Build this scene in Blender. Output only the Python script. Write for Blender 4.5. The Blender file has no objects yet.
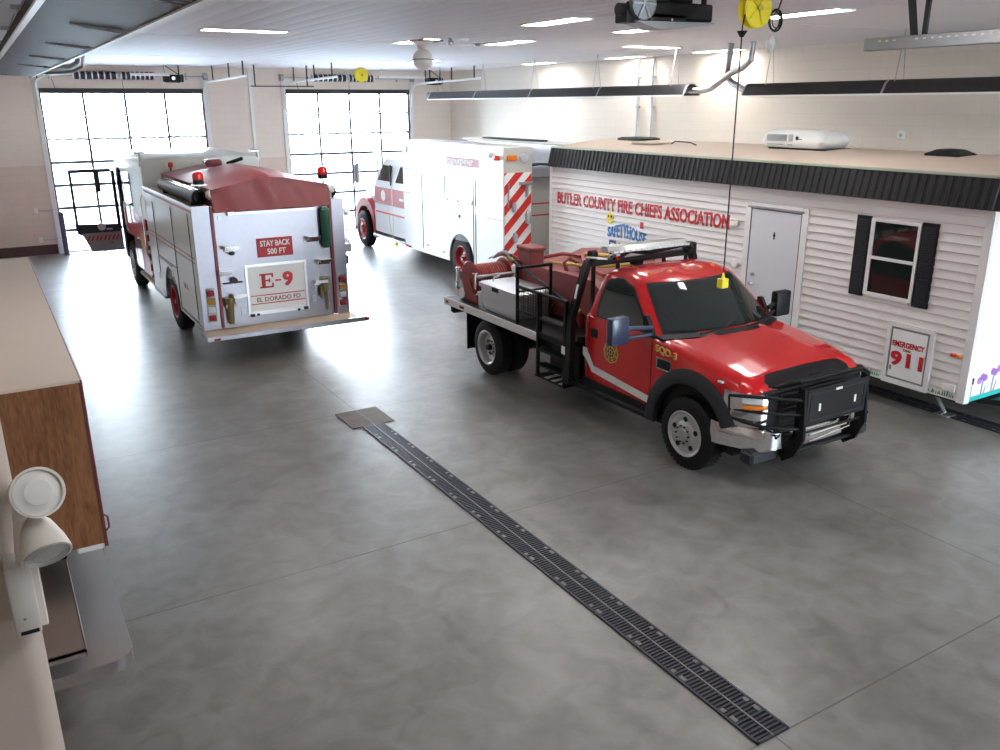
import bpy, bmesh, math, random
from mathutils import Vector, Matrix
random.seed(4)
C = bpy.context.scene.collection
PI = math.pi
SKY = 20.0; EXPO = 1.08
sc = bpy.context.scene

# ---------------------------------------------------------------- materials
def _mat(name):
    m = bpy.data.materials.new(name); m.use_nodes = True
    nt = m.node_tree; b = nt.nodes['Principled BSDF']
    return m, nt, b
def mat(name, col, rough=.5, metal=0., var=0., scale=6., bump=0., bscale=60., coat=0., emit=None, es=0., stretch=None, spec=None):
    m, nt, b = _mat(name)
    b.inputs['Base Color'].default_value = (*col, 1)
    b.inputs['Roughness'].default_value = rough
    b.inputs['Metallic'].default_value = metal
    if spec is not None: b.inputs['Specular IOR Level'].default_value = spec
    if coat: b.inputs['Coat Weight'].default_value = coat; b.inputs['Coat Roughness'].default_value = .04
    if emit: b.inputs['Emission Color'].default_value = (*emit, 1); b.inputs['Emission Strength'].default_value = es
    tc = nt.nodes.new('ShaderNodeTexCoord')
    src = tc.outputs['Object']
    if stretch:
        mp = nt.nodes.new('ShaderNodeMapping'); mp.inputs['Scale'].default_value = stretch
        nt.links.new(src, mp.inputs['Vector']); src = mp.outputs['Vector']
    if var:
        n = nt.nodes.new('ShaderNodeTexNoise'); n.inputs['Scale'].default_value = scale; n.inputs['Detail'].default_value = 5
        nt.links.new(src, n.inputs['Vector'])
        mx = nt.nodes.new('ShaderNodeMixRGB'); mx.blend_type = 'MIX'
        mx.inputs['Color1'].default_value = (*[max(0, c*(1-var)) for c in col], 1)
        mx.inputs['Color2'].default_value = (*[min(1, c*(1+var)) for c in col], 1)
        nt.links.new(n.outputs['Fac'], mx.inputs['Fac']); nt.links.new(mx.outputs['Color'], b.inputs['Base Color'])
    if bump:
        n = nt.nodes.new('ShaderNodeTexNoise'); n.inputs['Scale'].default_value = bscale
        nt.links.new(src, n.inputs['Vector'])
        bp = nt.nodes.new('ShaderNodeBump'); bp.inputs['Strength'].default_value = bump; bp.inputs['Distance'].default_value = .01
        nt.links.new(n.outputs['Fac'], bp.inputs['Height']); nt.links.new(bp.outputs['Normal'], b.inputs['Normal'])
    return m

def floor_mat():
    m, nt, b = _mat('polished_concrete'); N = nt.nodes.new; L = nt.links.new
    tc = N('ShaderNodeTexCoord'); ob = tc.outputs['Object']
    n1 = N('ShaderNodeTexNoise'); n1.inputs['Scale'].default_value = .55; n1.inputs['Detail'].default_value = 8; n1.inputs['Roughness'].default_value = .62
    n2 = N('ShaderNodeTexNoise'); n2.inputs['Scale'].default_value = 3.2; n2.inputs['Detail'].default_value = 6; n2.inputs['Distortion'].default_value = .8
    n3 = N('ShaderNodeTexNoise'); n3.inputs['Scale'].default_value = 26; n3.inputs['Detail'].default_value = 4
    for n in (n1, n2, n3): L(ob, n.inputs['Vector'])
    r1 = N('ShaderNodeValToRGB'); r1.color_ramp.elements[0].position = .33; r1.color_ramp.elements[1].position = .68
    r1.color_ramp.elements[0].color = (.150, .141, .130, 1); r1.color_ramp.elements[1].color = (.245, .236, .226, 1)
    L(n1.outputs['Fac'], r1.inputs['Fac'])
    r2 = N('ShaderNodeValToRGB'); r2.color_ramp.elements[0].position = .3; r2.color_ramp.elements[1].position = .72
    r2.color_ramp.elements[0].color = (.70, .68, .65, 1); r2.color_ramp.elements[1].color = (1.16, 1.16, 1.17, 1)
    L(n2.outputs['Fac'], r2.inputs['Fac'])
    mu = N('ShaderNodeMixRGB'); mu.blend_type = 'MULTIPLY'; mu.inputs['Fac'].default_value = 1
    L(r1.outputs['Color'], mu.inputs['Color1']); L(r2.outputs['Color'], mu.inputs['Color2'])
    # saw-cut joints
    sx = N('ShaderNodeSeparateXYZ'); L(ob, sx.inputs['Vector'])
    def line(out, off, per, w):
        a = N('ShaderNodeMath'); a.operation = 'SUBTRACT'; L(out, a.inputs[0]); a.inputs[1].default_value = off
        d = N('ShaderNodeMath'); d.operation = 'DIVIDE'; L(a.outputs[0], d.inputs[0]); d.inputs[1].default_value = per
        f = N('ShaderNodeMath'); f.operation = 'FRACT'; L(d.outputs[0], f.inputs[0])
        s = N('ShaderNodeMath'); s.operation = 'SUBTRACT'; L(f.outputs[0], s.inputs[0]); s.inputs[1].default_value = .5
        ab = N('ShaderNodeMath'); ab.operation = 'ABSOLUTE'; L(s.outputs[0], ab.inputs[0])
        g = N('ShaderNodeMath'); g.operation = 'GREATER_THAN'; L(ab.outputs[0], g.inputs[0]); g.inputs[1].default_value = .5 - w/per
        return g.outputs[0]
    g1_ = line(sx.outputs['X'], 3.925, 3.41, .007); gk = N('ShaderNodeMath'); gk.operation = 'GREATER_THAN'; L(sx.outputs['X'], gk.inputs[0]); gk.inputs[1].default_value = 2.0; gm = N('ShaderNodeMath'); gm.operation = 'MULTIPLY'; L(g1_, gm.inputs[0]); L(gk.outputs[0], gm.inputs[1]); g1 = gm.outputs[0]; g2 = line(sx.outputs['Y'], 3.0, 3.665, .007)
    mx = N('ShaderNodeMath'); mx.operation = 'MAXIMUM'; L(g1, mx.inputs[0]); L(g2, mx.inputs[1])
    jm = N('ShaderNodeMixRGB'); L(mx.outputs[0], jm.inputs['Fac']); L(mu.outputs['Color'], jm.inputs['Color1']); jm.inputs['Color2'].default_value = (.085, .07, .065, 1)
    L(jm.outputs['Color'], b.inputs['Base Color'])
    rr = N('ShaderNodeMapRange'); L(n2.outputs['Fac'], rr.inputs['Value']); rr.inputs['To Min'].default_value = .285; rr.inputs['To Max'].default_value = .40
    L(rr.outputs['Result'], b.inputs['Roughness'])
    bp = N('ShaderNodeBump'); bp.inputs['Strength'].default_value = .06; bp.inputs['Distance'].default_value = .02; L(n3.outputs['Fac'], bp.inputs['Height']); L(bp.outputs['Normal'], b.inputs['Normal'])
    b.inputs['Specular IOR Level'].default_value = .85
    return m

def block_wall_mat(name, upper, lower, split):
    """painted masonry: block joints as faint bump, a darker dado colour painted below the split height"""
    m, nt, b = _mat(name); N = nt.nodes.new; L = nt.links.new
    tc = N('ShaderNodeTexCoord'); geo = N('ShaderNodeNewGeometry')
    sx = N('ShaderNodeSeparateXYZ'); L(geo.outputs['Position'], sx.inputs['Vector'])
    ad = N('ShaderNodeMath'); ad.operation = 'ADD'; L(sx.outputs['X'], ad.inputs[0]); L(sx.outputs['Y'], ad.inputs[1])
    cb = N('ShaderNodeCombineXYZ'); L(ad.outputs[0], cb.inputs['X']); L(sx.outputs['Z'], cb.inputs['Y'])
    br = N('ShaderNodeTexBrick'); L(cb.outputs[0], br.inputs['Vector'])
    br.inputs['Scale'].default_value = 1; br.inputs['Brick Width'].default_value = .4; br.inputs['Row Height'].default_value = .2
    br.inputs['Mortar Size'].default_value = .006; br.inputs['Mortar Smooth'].default_value = .6
    br.inputs['Color1'].default_value = (1, 1, 1, 1); br.inputs['Color2'].default_value = (.97, .97, .97, 1); br.inputs['Mortar'].default_value = (.90, .90, .90, 1)
    gt = N('ShaderNodeMath'); gt.operation = 'GREATER_THAN'; L(sx.outputs['Z'], gt.inputs[0]); gt.inputs[1].default_value = split
    mx = N('ShaderNodeMixRGB'); L(gt.outputs[0], mx.inputs['Fac']); mx.inputs['Color1'].default_value = (*lower, 1); mx.inputs['Color2'].default_value = (*upper, 1)
    mu = N('ShaderNodeMixRGB'); mu.blend_type = 'MULTIPLY'; mu.inputs['Fac'].default_value = 1; L(mx.outputs[0], mu.inputs['Color1']); L(br.outputs['Color'], mu.inputs['Color2'])
    L(mu.outputs[0], b.inputs['Base Color']); b.inputs['Roughness'].default_value = .55
    bp = N('ShaderNodeBump'); bp.inputs['Strength'].default_value = .25; bp.inputs['Distance'].default_value = .004; bp.invert = True
    L(br.outputs['Fac'], bp.inputs['Height']); L(bp.outputs['Normal'], b.inputs['Normal'])
    return m

def wood_mat():
    m, nt, b = _mat('oak_laminate'); N = nt.nodes.new; L = nt.links.new
    tc = N('ShaderNodeTexCoord'); mp = N('ShaderNodeMapping'); mp.inputs['Scale'].default_value = (7, 7, .9)
    L(tc.outputs['Object'], mp.inputs['Vector'])
    n = N('ShaderNodeTexNoise'); n.inputs['Scale'].default_value = 2.2; n.inputs['Detail'].default_value = 8; n.inputs['Distortion'].default_value = 1.6; L(mp.outputs[0], n.inputs['Vector'])
    w = N('ShaderNodeTexNoise'); w.inputs['Scale'].default_value = 14; w.inputs['Detail'].default_value = 6; L(mp.outputs[0], w.inputs['Vector'])
    mm = N('ShaderNodeMath'); mm.operation = 'ADD'; L(n.outputs['Fac'], mm.inputs[0]); L(w.outputs['Fac'], mm.inputs[1])
    r = N('ShaderNodeValToRGB'); r.color_ramp.elements[0].position = .38; r.color_ramp.elements[1].position = .62
    hf = N('ShaderNodeMath'); hf.operation = 'MULTIPLY'; hf.inputs[1].default_value = .5; L(mm.outputs[0], hf.inputs[0]); L(hf.outputs[0], r.inputs['Fac'])
    r.color_ramp.elements[0].color = (.155, .060, .024, 1); r.color_ramp.elements[1].color = (.30, .135, .058, 1)
    L(r.outputs[0], b.inputs['Base Color']); b.inputs['Roughness'].default_value = .38
    return m

def thin_glass():
    m, nt, b = _mat('clear_glass'); N = nt.nodes.new; L = nt.links.new
    nt.nodes.remove(b)
    t = N('ShaderNodeBsdfTransparent'); t.inputs['Color'].default_value = (.96, .98, .98, 1)
    g = N('ShaderNodeBsdfGlossy'); g.inputs['Roughness'].default_value = .02
    fr = N('ShaderNodeFresnel'); fr.inputs['IOR'].default_value = 1.45
    mx = N('ShaderNodeMixShader'); L(fr.outputs[0], mx.inputs['Fac']); L(t.outputs[0], mx.inputs[1]); L(g.outputs[0], mx.inputs[2])
    L(mx.outputs[0], nt.nodes['Material Output'].inputs['Surface'])
    return m

FLOOR = floor_mat()
WALLB = block_wall_mat('painted_block_back', (.82, .72, .63), (.74, .60, .51), 2.45)
WALLR = block_wall_mat('painted_block_side', (.70, .62, .53), (.70, .62, .53), .1)
WALLN = mat('bullnose_block_paint', (.66, .58, .52), .5, var=.03, scale=3, bump=.08, bscale=120)
CEIL = mat('ceiling_liner_panel', (.78, .76, .80), .6, var=.02, scale=1.5)
BASE = mat('brown_rubber_base', (.065, .03, .03), .45)
WOOD = wood_mat()
LAM = mat('beige_cabinet_top', (.62, .52, .45), .6, var=.04, scale=3)
MAROON_EDGE = mat('maroon_door_laminate', (.16, .035, .045), .4)
STEEL = mat('brushed_stainless', (.50, .48, .48), .34, .9, var=.06, scale=4, stretch=(20, 1, 1))
ALU = mat('diamond_aluminium', (.34, .34, .38), .34, 1., var=.05, scale=12, bump=.25, bscale=70)
ALUP = mat('plain_aluminium', (.74, .75, .78), .38, .85, var=.03, scale=5)
GALV = mat('galvanised_steel', (.42, .43, .45), .35, .9, var=.12, scale=20)
CHROME = mat('chrome', (.88, .88, .90), .08, 1.)
WHITE = mat('white_vehicle_paint', (.85, .86, .87), .22, coat=.4)
WHITEP = mat('white_painted_metal', (.82, .82, .80), .4)
CREAM = mat('cream_plastic', (.82, .79, .74), .45)
RED = mat('red_vehicle_paint', (.56, .006, .008), .25, coat=.6)
RED2 = mat('fire_red_paint', (.40, .008, .010), .32, coat=.3)
MAR = mat('maroon_paint', (.20, .02, .03), .35, coat=.2)
TARP = mat('red_vinyl_tarp', (.27, .045, .045), .42, var=.1, scale=2.2, bump=.3, bscale=5)
POLY = mat('red_poly_tank', (.27, .065, .065), .6, var=.12, scale=6, bump=.1)
POLYD = mat('dull_red_metal', (.26, .035, .035), .5, var=.15, scale=8)
BLACK = mat('black_powder_coat', (.006, .006, .007), .4, spec=.3)
BLACKS = mat('black_satin_plastic', (.008, .008, .010), .5, spec=.3)
DGREY = mat('dark_grey_plastic', (.026, .028, .034), .5, spec=.35)
BLUEG = mat('slate_blue_mirror_shell', (.03, .045, .09), .3)
RUBBER = mat('tyre_rubber', (.009, .009, .010), .75, var=.2, scale=30, spec=.3)
RIMW = mat('silver_wheel_paint', (.48, .48, .50), .38, .4)
RIMR = mat('red_wheel_paint', (.36, .02, .025), .35)
GLASSD = mat('dark_vehicle_glass', (.012, .018, .017), .04, spec=.7)
GLASS = thin_glass()
REDL = mat('red_lens', (.65, .02, .015), .15, coat=.5)
AMBD = mat('dark_amber_lens', (.40, .20, .02), .15, coat=.5)
REDD = mat('dark_red_lens', (.25, .01, .02), .15, coat=.5)
AMB = mat('amber_lens', (.75, .20, .02), .15, coat=.5)
CLEARL = mat('clear_lens', (.75, .78, .80), .08, .3)
YEL = mat('yellow_enamel', (.80, .66, .03), .35)
YELD = mat('olive_yellow_shade', (.42, .36, .03), .5)
GREEN = mat('dark_green_cylinder', (.02, .10, .06), .35)
STRIPE = mat('white_reflective_tape', (.72, .72, .70), .45)
REDV = mat('red_vinyl_letters', (.55, .015, .02), .45)
MARV = mat('maroon_vinyl_stripe', (.30, .06, .07), .45)
GOLD = mat('gold_leaf', (.75, .50, .12), .4)
DARKV = mat('dark_red_brown_vinyl', (.08, .015, .012), .5)
BLUEV = mat('blue_vinyl', (.03, .22, .60), .45)
NAVY = mat('navy_vinyl', (.03, .05, .22), .45)
PURP = mat('purple_vinyl', (.42, .20, .60), .5)
TURQ = mat('turquoise_vinyl', (.02, .45, .42), .5)
GRASSV = mat('green_vinyl', (.03, .25, .12), .5)
SIDING = mat('white_vinyl_siding', (.76, .72, .70), .45, var=.015, scale=2)
TRIMW = mat('white_trim', (.76, .74, .73), .4)
DOORP = mat('white_steel_door', (.66, .67, .71), .35)
EPDM = mat('tan_roof_membrane', (.58, .47, .38), .65, var=.05, scale=2.5)
CORR = mat('black_corrugated_awning', (.009, .009, .011), .42, spec=.35)
SHUT = mat('black_shutter', (.004, .004, .008), .55, spec=.25)
SIGNRED = mat('sign_red', (.48, .015, .025), .45)
SIGNWHITE = mat('sign_white', (.82, .82, .80), .45)
DECKT = mat('tan_step_grip', (.48, .38, .28), .6, var=.15, scale=30, bump=.2, bscale=90)
IRON = mat('cast_iron_grate', (.045, .045, .06), .42, .5, var=.2, scale=18)
IRONL = mat('worn_iron_rail', (.16, .15, .15), .4, .6)
PIT = mat('drain_pit', (.006, .006, .008), .9)
RUST = mat('rusty_cover_plate', (.10, .07, .05), .6, .0, var=.4, scale=7, bump=.2, bscale=50)
HOSE = mat('red_booster_hose', (.36, .06, .05), .55)
HOSEY = mat('yellow_hose', (.55, .42, .10), .6)
BRASS = mat('worn_brass', (.30, .24, .12), .4, .8)
HEATBR = mat('heater_reflector_steel', (.050, .030, .024), .55, .0, var=.4, scale=2.5, spec=.12)
HEATDK = mat('dark_reflector_shell', (.035, .033, .035), .35, .5, var=.2, scale=4)
LEDW = mat('fluorescent_diffuser', (.9, .9, .9), .5, emit=(1., .98, .96), es=17.)
CONC = mat('outside_concrete', (.42, .42, .41), .8, var=.05, scale=.5)
SPRING = mat('oiled_spring_steel', (.06, .06, .075), .4, .7)
BOLL = mat('purple_grey_bollard', (.10, .085, .15), .5)
SASH = mat('dark_anodised_sash', (.06, .07, .09), .5, .2)
CLR = mat('clear_plastic_bag', (.6, .6, .6), .3)
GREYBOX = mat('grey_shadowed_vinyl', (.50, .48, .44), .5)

# ---------------------------------------------------------------- mesh builder
SPLIT = {'wire_hanger', 'hanging_chain', 'stem_decal', 'rear_pillar', 'red_edge_strip', 'mud_flap', 'marker_lamp', 'white_tag', 'catwalk', 'wheel_housing', 'bracket', 'corner_trim', 'door_frame', 'grab_rail', 'leg', 'joint_clip', 'lip', 'latch', 'small_decal', 'access_cover', 'hand_bar', 'folded_hose', 'fender_edge', 'filler_cap', 'ladder_bracket', 'hose_cradle', 'cab_window', 'module', 'light_module', 'soffit', 'pump_valve', 'air_dam', 'running_board', 'red_line', 'maroon_line', 'burner_tube', 'winch_frame', 'wiper', 'white_track_angle', 'grille_bar', 'raised_rim', 'safety_bar', 'core_bar', 'socket', 'window_pane', 'bolt'}
class MB:
    def __init__(s): s.v = []; s.f = []; s.sm = []
    def add(s, vs, fs, smooth=False):
        o = len(s.v); s.v += [tuple(v) for v in vs]; s.f += [tuple(i+o for i in f) for f in fs]; s.sm += [smooth]*len(fs); return s
    def bm(s, b, smooth=False):
        b.verts.ensure_lookup_table(); b.verts.index_update()
        s.add([v.co[:] for v in b.verts], [[v.index for v in f.verts] for f in b.faces], smooth); b.free(); return s
    def box(s, x0, x1, y0, y1, z0, z1, b=0., M=None, seg=1):
        if x0 > x1: x0, x1 = x1, x0
        if y0 > y1: y0, y1 = y1, y0
        if z0 > z1: z0, z1 = z1, z0
        q = bmesh.new(); bmesh.ops.create_cube(q, size=1)
        for v in q.verts: v.co = Vector(((x0+x1)/2+v.co.x*(x1-x0), (y0+y1)/2+v.co.y*(y1-y0), (z0+z1)/2+v.co.z*(z1-z0)))
        if b: bmesh.ops.bevel(q, geom=q.edges[:], offset=min(b, .49*min(x1-x0, y1-y0, z1-z0)), segments=seg, affect='EDGES', profile=.5)
        if M is not None: bmesh.ops.transform(q, matrix=M, verts=q.verts[:])
        return s.bm(q)
    def obox(s, c, size, R=(0, 0, 0), b=0.):
        M = Matrix.Translation(c) @ (Matrix.Rotation(R[2], 4, 'Z') @ Matrix.Rotation(R[1], 4, 'Y') @ Matrix.Rotation(R[0], 4, 'X'))
        return s.box(-size[0]/2, size[0]/2, -size[1]/2, size[1]/2, -size[2]/2, size[2]/2, b, M)
    def tube(s, pts, r, seg=8, closed=False, caps=True):
        pts = [Vector(p) for p in pts]; n = len(pts); rs = r if isinstance(r, (list, tuple)) else [r]*n
        vs = []; up = None
        for i, p in enumerate(pts):
            if closed: t = pts[(i+1) % n]-pts[i-1]
            else: t = (pts[min(i+1, n-1)]-pts[max(i-1, 0)])
            if t.length < 1e-9: t = Vector((0, 0, 1))
            t.normalize()
            if up is None:
                up = Vector((0, 0, 1)) if abs(t.z) < .9 else Vector((1, 0, 0))
            a = t.cross(up)
            if a.length < 1e-4: a = t.cross(Vector((0, 1, 0)))
            a.normalize(); b2 = a.cross(t).normalized(); up = b2
            for k in range(seg):
                an = 2*PI*k/seg; vs.append(p+a*(rs[i]*math.cos(an))+b2*(rs[i]*math.sin(an)))
        fs = []
        m = n if closed else n-1
        for i in range(m):
            j = (i+1) % n
            for k in range(seg): fs.append((i*seg+k, i*seg+(k+1) % seg, j*seg+(k+1) % seg, j*seg+k))
        s.add(vs, fs, True)
        if caps and not closed:
            s.add(vs[:seg], [tuple(range(seg))[::-1]]); s.add(vs[-seg:], [tuple(range(seg))])
        return s
    def cyl(s, p0, p1, r, r2=None, seg=16): return s.tube([p0, p1], [r, r if r2 is None else r2], seg)
    def lathe(s, prof, c, ax, seg=32):
        """prof: (radius, along) pairs revolved round axis ax ('X','Y','Z') through c"""
        vs = []; n = len(prof)
        for k in range(seg):
            a = 2*PI*k/seg; ca, sa = math.cos(a), math.sin(a)
            for r, h in prof:
                p = {'X': (h, r*ca, r*sa), 'Y': (r*sa, h, r*ca), 'Z': (r*ca, r*sa, h)}[ax]
                vs.append((c[0]+p[0], c[1]+p[1], c[2]+p[2]))
        fs = [(k*n+i, k*n+i+1, ((k+1) % seg)*n+i+1, ((k+1) % seg)*n+i) for k in range(seg) for i in range(n-1)]
        return s.add(vs, fs, True)
    def prism(s, prof, ax, a, b):
        """closed 2-D outline extruded along ax from a to b; prof given in the other two axes in order"""
        def P(q, t): return {'X': (t, q[0], q[1]), 'Y': (q[0], t, q[1]), 'Z': (q[0], q[1], t)}[ax]
        n = len(prof); vs = [P(q, a) for q in prof]+[P(q, b) for q in prof]
        fs = [tuple(range(n)), tuple(range(2*n-1, n-1, -1))]+[(i, (i+1) % n, n+(i+1) % n, n+i) for i in range(n)]
        return s.add(vs, fs)
    def loft(s, rings, closed=True, caps=True, smooth=True):
        n = len(rings[0]); vs = [p for r in rings for p in r]; fs = []
        m = n if closed else n-1
        for i in range(len(rings)-1):
            for k in range(m): fs.append((i*n+k, i*n+(k+1) % n, (i+1)*n+(k+1) % n, (i+1)*n+k))
        s.add(vs, fs, smooth)
        if caps and closed: s.add(rings[0], [tuple(range(n))[::-1]]); s.add(rings[-1], [tuple(range(n))])
        return s
    def islands(s):
        par = list(range(len(s.v)))
        def fd(a):
            while par[a] != a: par[a] = par[par[a]]; a = par[a]
            return a
        for f in s.f:
            for i in f[1:]: par[fd(i)] = fd(f[0])
        gr = {}
        for f, k in zip(s.f, s.sm): gr.setdefault(fd(f[0]), []).append((f, k))
        out = []
        for fs in gr.values():
            ids = sorted({i for f, k in fs for i in f}); mp = {i: j for j, i in enumerate(ids)}
            q = MB(); q.v = [s.v[i] for i in ids]; q.f = [tuple(mp[i] for i in f) for f, k in fs]; q.sm = [k for f, k in fs]; out.append(q)
        return out
    def build(s, name, m, parent=None, root=None, smooth_angle=35, loc=None):
        if name in SPLIT and parent is not None:
            r_ = None
            for q in s.islands(): r_ = q._build(name, m, parent, smooth_angle, loc)
            return r_
        return s._build(name, m, parent, smooth_angle, loc)
    def _build(s, name, m, parent=None, smooth_angle=35, loc=None):
        me = bpy.data.meshes.new(name); 
        org = Vector((0, 0, 0))
        if parent is not None: org = root_loc(parent)
        elif loc is not None: org = Vector(loc)
        me.from_pydata([tuple(Vector(v)-org) for v in s.v], [], s.f)
        me.polygons.foreach_set('use_smooth', s.sm)
        me.validate(); 
        q = bmesh.new(); q.from_mesh(me); bmesh.ops.remove_doubles(q, verts=q.verts, dist=1e-5); bmesh.ops.recalc_face_normals(q, faces=q.faces); q.to_mesh(me); q.free()
        me.set_sharp_from_angle(angle=math.radians(smooth_angle)); me.update()
        me.materials.append(m)
        o = bpy.data.objects.new(name, me); C.objects.link(o)
        if parent is not None: o.parent = parent
        elif loc is not None: o.location = loc
        return o
def root_loc(o):
    while o.parent is not None: o = o.parent
    return Vector(o.location)
def empty(name, loc, label=None, cat=None, group=None, kind=None):
    o = bpy.data.objects.new(name, None); C.objects.link(o); o.location = loc; o.empty_display_size = .2
    return tag(o, label, cat, group, kind)
def tag(o, label=None, cat=None, group=None, kind=None):
    if label: o['label'] = label
    if cat: o['category'] = cat
    if group: o['group'] = group
    if kind: o['kind'] = kind
    return o
def copy_tree(o, parent=None):
    c = o.copy(); C.objects.link(c)
    if parent is not None: c.parent = parent
    for ch in list(o.children): copy_tree(ch, c)
    return c
def struct(name, mb, m): return tag(mb.build(name, m), kind='structure')

# ---- lettering -> real mesh fitted to a box
def letters(name, s, m, parent, origin, width, height, facing, bold=.0, depth=.004, shear=0., warp=None, rise=0., spacing=1.):
    """facing '-X': reads towards -Y, seen from -X.  facing '-Y': reads towards +X, seen from -Y. origin = left-bottom corner"""
    cu = bpy.data.curves.new('t', 'FONT'); cu.body = s; cu.size = 1; cu.offset = min(bold, .012); cu.extrude = .02; cu.space_character = spacing; cu.resolution_u = 3; cu.shear = shear
    ob = bpy.data.objects.new('t', cu); C.objects.link(ob)
    dg = bpy.context.evaluated_depsgraph_get(); me = bpy.data.meshes.new_from_object(ob.evaluated_get(dg))
    bpy.data.objects.remove(ob)
    ex = max(0, bold-.012)
    if ex:
        q = bmesh.new()
        for kk, (dx, dy) in enumerate(((-ex, 0), (ex, 0), (0, 0), (-ex, -ex*.6), (ex, ex*.6), (ex, -ex*.6), (-ex, ex*.6))):
            n0 = len(q.verts); q.from_mesh(me); q.verts.ensure_lookup_table()
            for v in q.verts[n0:]: v.co.x += dx; v.co.y += dy; v.co.z *= 1+.12*kk
        q.to_mesh(me); q.free()
    xs = [v.co.x for v in me.vertices]; ys = [v.co.y for v in me.vertices]
    x0, x1, y0, y1 = min(xs), max(xs), min(ys), max(ys)
    org = root_loc(parent); o0 = Vector(origin)
    for v in me.vertices:
        u = (v.co.x-x0)/(x1-x0); w = (v.co.y-y0)/(y1-y0); d = depth*.7*v.co.z/.02 if v.co.z > 0 else -depth*.5
        if warp: w = warp(u, w)
        a = u*width; h = w*height+rise*u
        if facing == '-X': p = Vector((-d, -a, h))
        elif facing == '-Y': p = Vector((a, -d, h))
        v.co = o0+p-org
    me.materials.clear(); me.materials.append(m)
    q = bmesh.new(); q.from_mesh(me); bmesh.ops.recalc_face_normals(q, faces=q.faces); q.to_mesh(me); q.free()
    o = bpy.data.objects.new(name, me); C.objects.link(o); o.parent = parent
    return o

# ================================================================ SETTING
YB, XR, ZC, YF = 27.1, 14.4, 5.08, -6.5
XL = -.27
mb = MB(); mb.add([(-2, YF, 0), (XR, YF, 0), (XR, YB, 0), (-2, YB, 0), (-2, YF, -.2), (XR, YF, -.2), (XR, YB, -.2), (-2, YB, -.2)], [(0, 1, 2, 3), (7, 6, 5, 4), (0, 4, 5, 1), (1, 5, 6, 2), (2, 6, 7, 3), (3, 7, 4, 0)])
struct('floor', mb, FLOOR)
# ceiling: ribbed liner running along the building
mb = MB(); prof = []
x = -2.0
while x < XR-.01:
    prof += [(x, ZC), (min(x+.27, XR), ZC), (min(x+.285, XR), ZC+.0015), (min(x+.30, XR), ZC+.0015)]
    x += .305
prof += [(XR, ZC), (XR, ZC+.15), (-2, ZC+.15)]
mb.prism(prof, 'Y', YF, YB)
for yy in (-3.2, 2.9, 9.0, 15.1, 21.2): mb.box(-2, XR, yy, yy+.02, ZC-.004, ZC+.002)
struct('ceiling', mb, CEIL)

DOORS = [(1.79, 6.12), (8.60, 12.84)]
def wall_with_doors(name, y0, y1, holes, top, xa, xb, m):
    mb = MB(); xs = xa
    for a, b in holes:
        mb.box(xs, a, y0, y1, 0, ZC+.1); mb.box(a, b, y0, y1, top, ZC+.1); xs = b
    mb.box(xs, xb, y0, y1, 0, ZC+.1)
    return struct(name, mb, m)
wall_with_doors('wall_back', YB, YB+.3, DOORS, 4.42, XL-.3, XR+.3, WALLB)
FD = [(8.6, 13.2)]
wall_with_doors('wall_front', YF-.3, YF, FD, 4.42, -2.3, XR+.3, WALLB)
struct('wall_right', MB().box(XR, XR+.3, YF, YB, 0, ZC+.1), WALLR)
struct('wall_left', MB().box(XL-.3, XL, 2.5, YB, 0, ZC+.1), WALLR)
struct('wall_stair', MB().box(-2.3, -2.0, YF, 2.5, 0, ZC+.1), WALLR)
# near wall return with a bullnose corner
YP = 2.2; XP = -.0235*YP
mb = MB(); pr = [(-2.0, YP), (XP-.05, YP)]
pr = [(-2.0, YP)]+[(XP-.05+.05*math.sin(a*PI/16), YP+.05-.05*math.cos(a*PI/16)) for a in range(0, 9)]+[(XP, YP+.25), (-.57, YP+.3), (-2.0, YP+.3)]
mb.prism(pr, 'Z', 0, ZC+.1)
struct('wall_near', mb, WALLN)
def base(name, mb): return struct(name, mb, BASE)
base('baseboard_back', MB().box(XL, 1.64, YB-.02, YB, 0, .27).box(6.3, 8.46, YB-.02, YB, 0, .27).box(12.98, XR, YB-.02, YB, 0, .27))
base('baseboard_right', MB().box(XR-.02, XR, YF, YB-.02, 0, .15))
base('baseboard_left', MB().box(XL, XL+.02, 10.8, YB-.02, 0, .15))
struct('ground', MB().box(-60, 70, -70, YF-.31, -.25, -.03).box(-60, 70, YB+.31, 100, -.25, -.03), CONC)
# white steel corner trim beside the doors + downpipes
mb = MB().box(7.48, 7.56, YB-.05, YB, .0, ZC)
struct('trim_1', mb, WHITEP)

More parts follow.
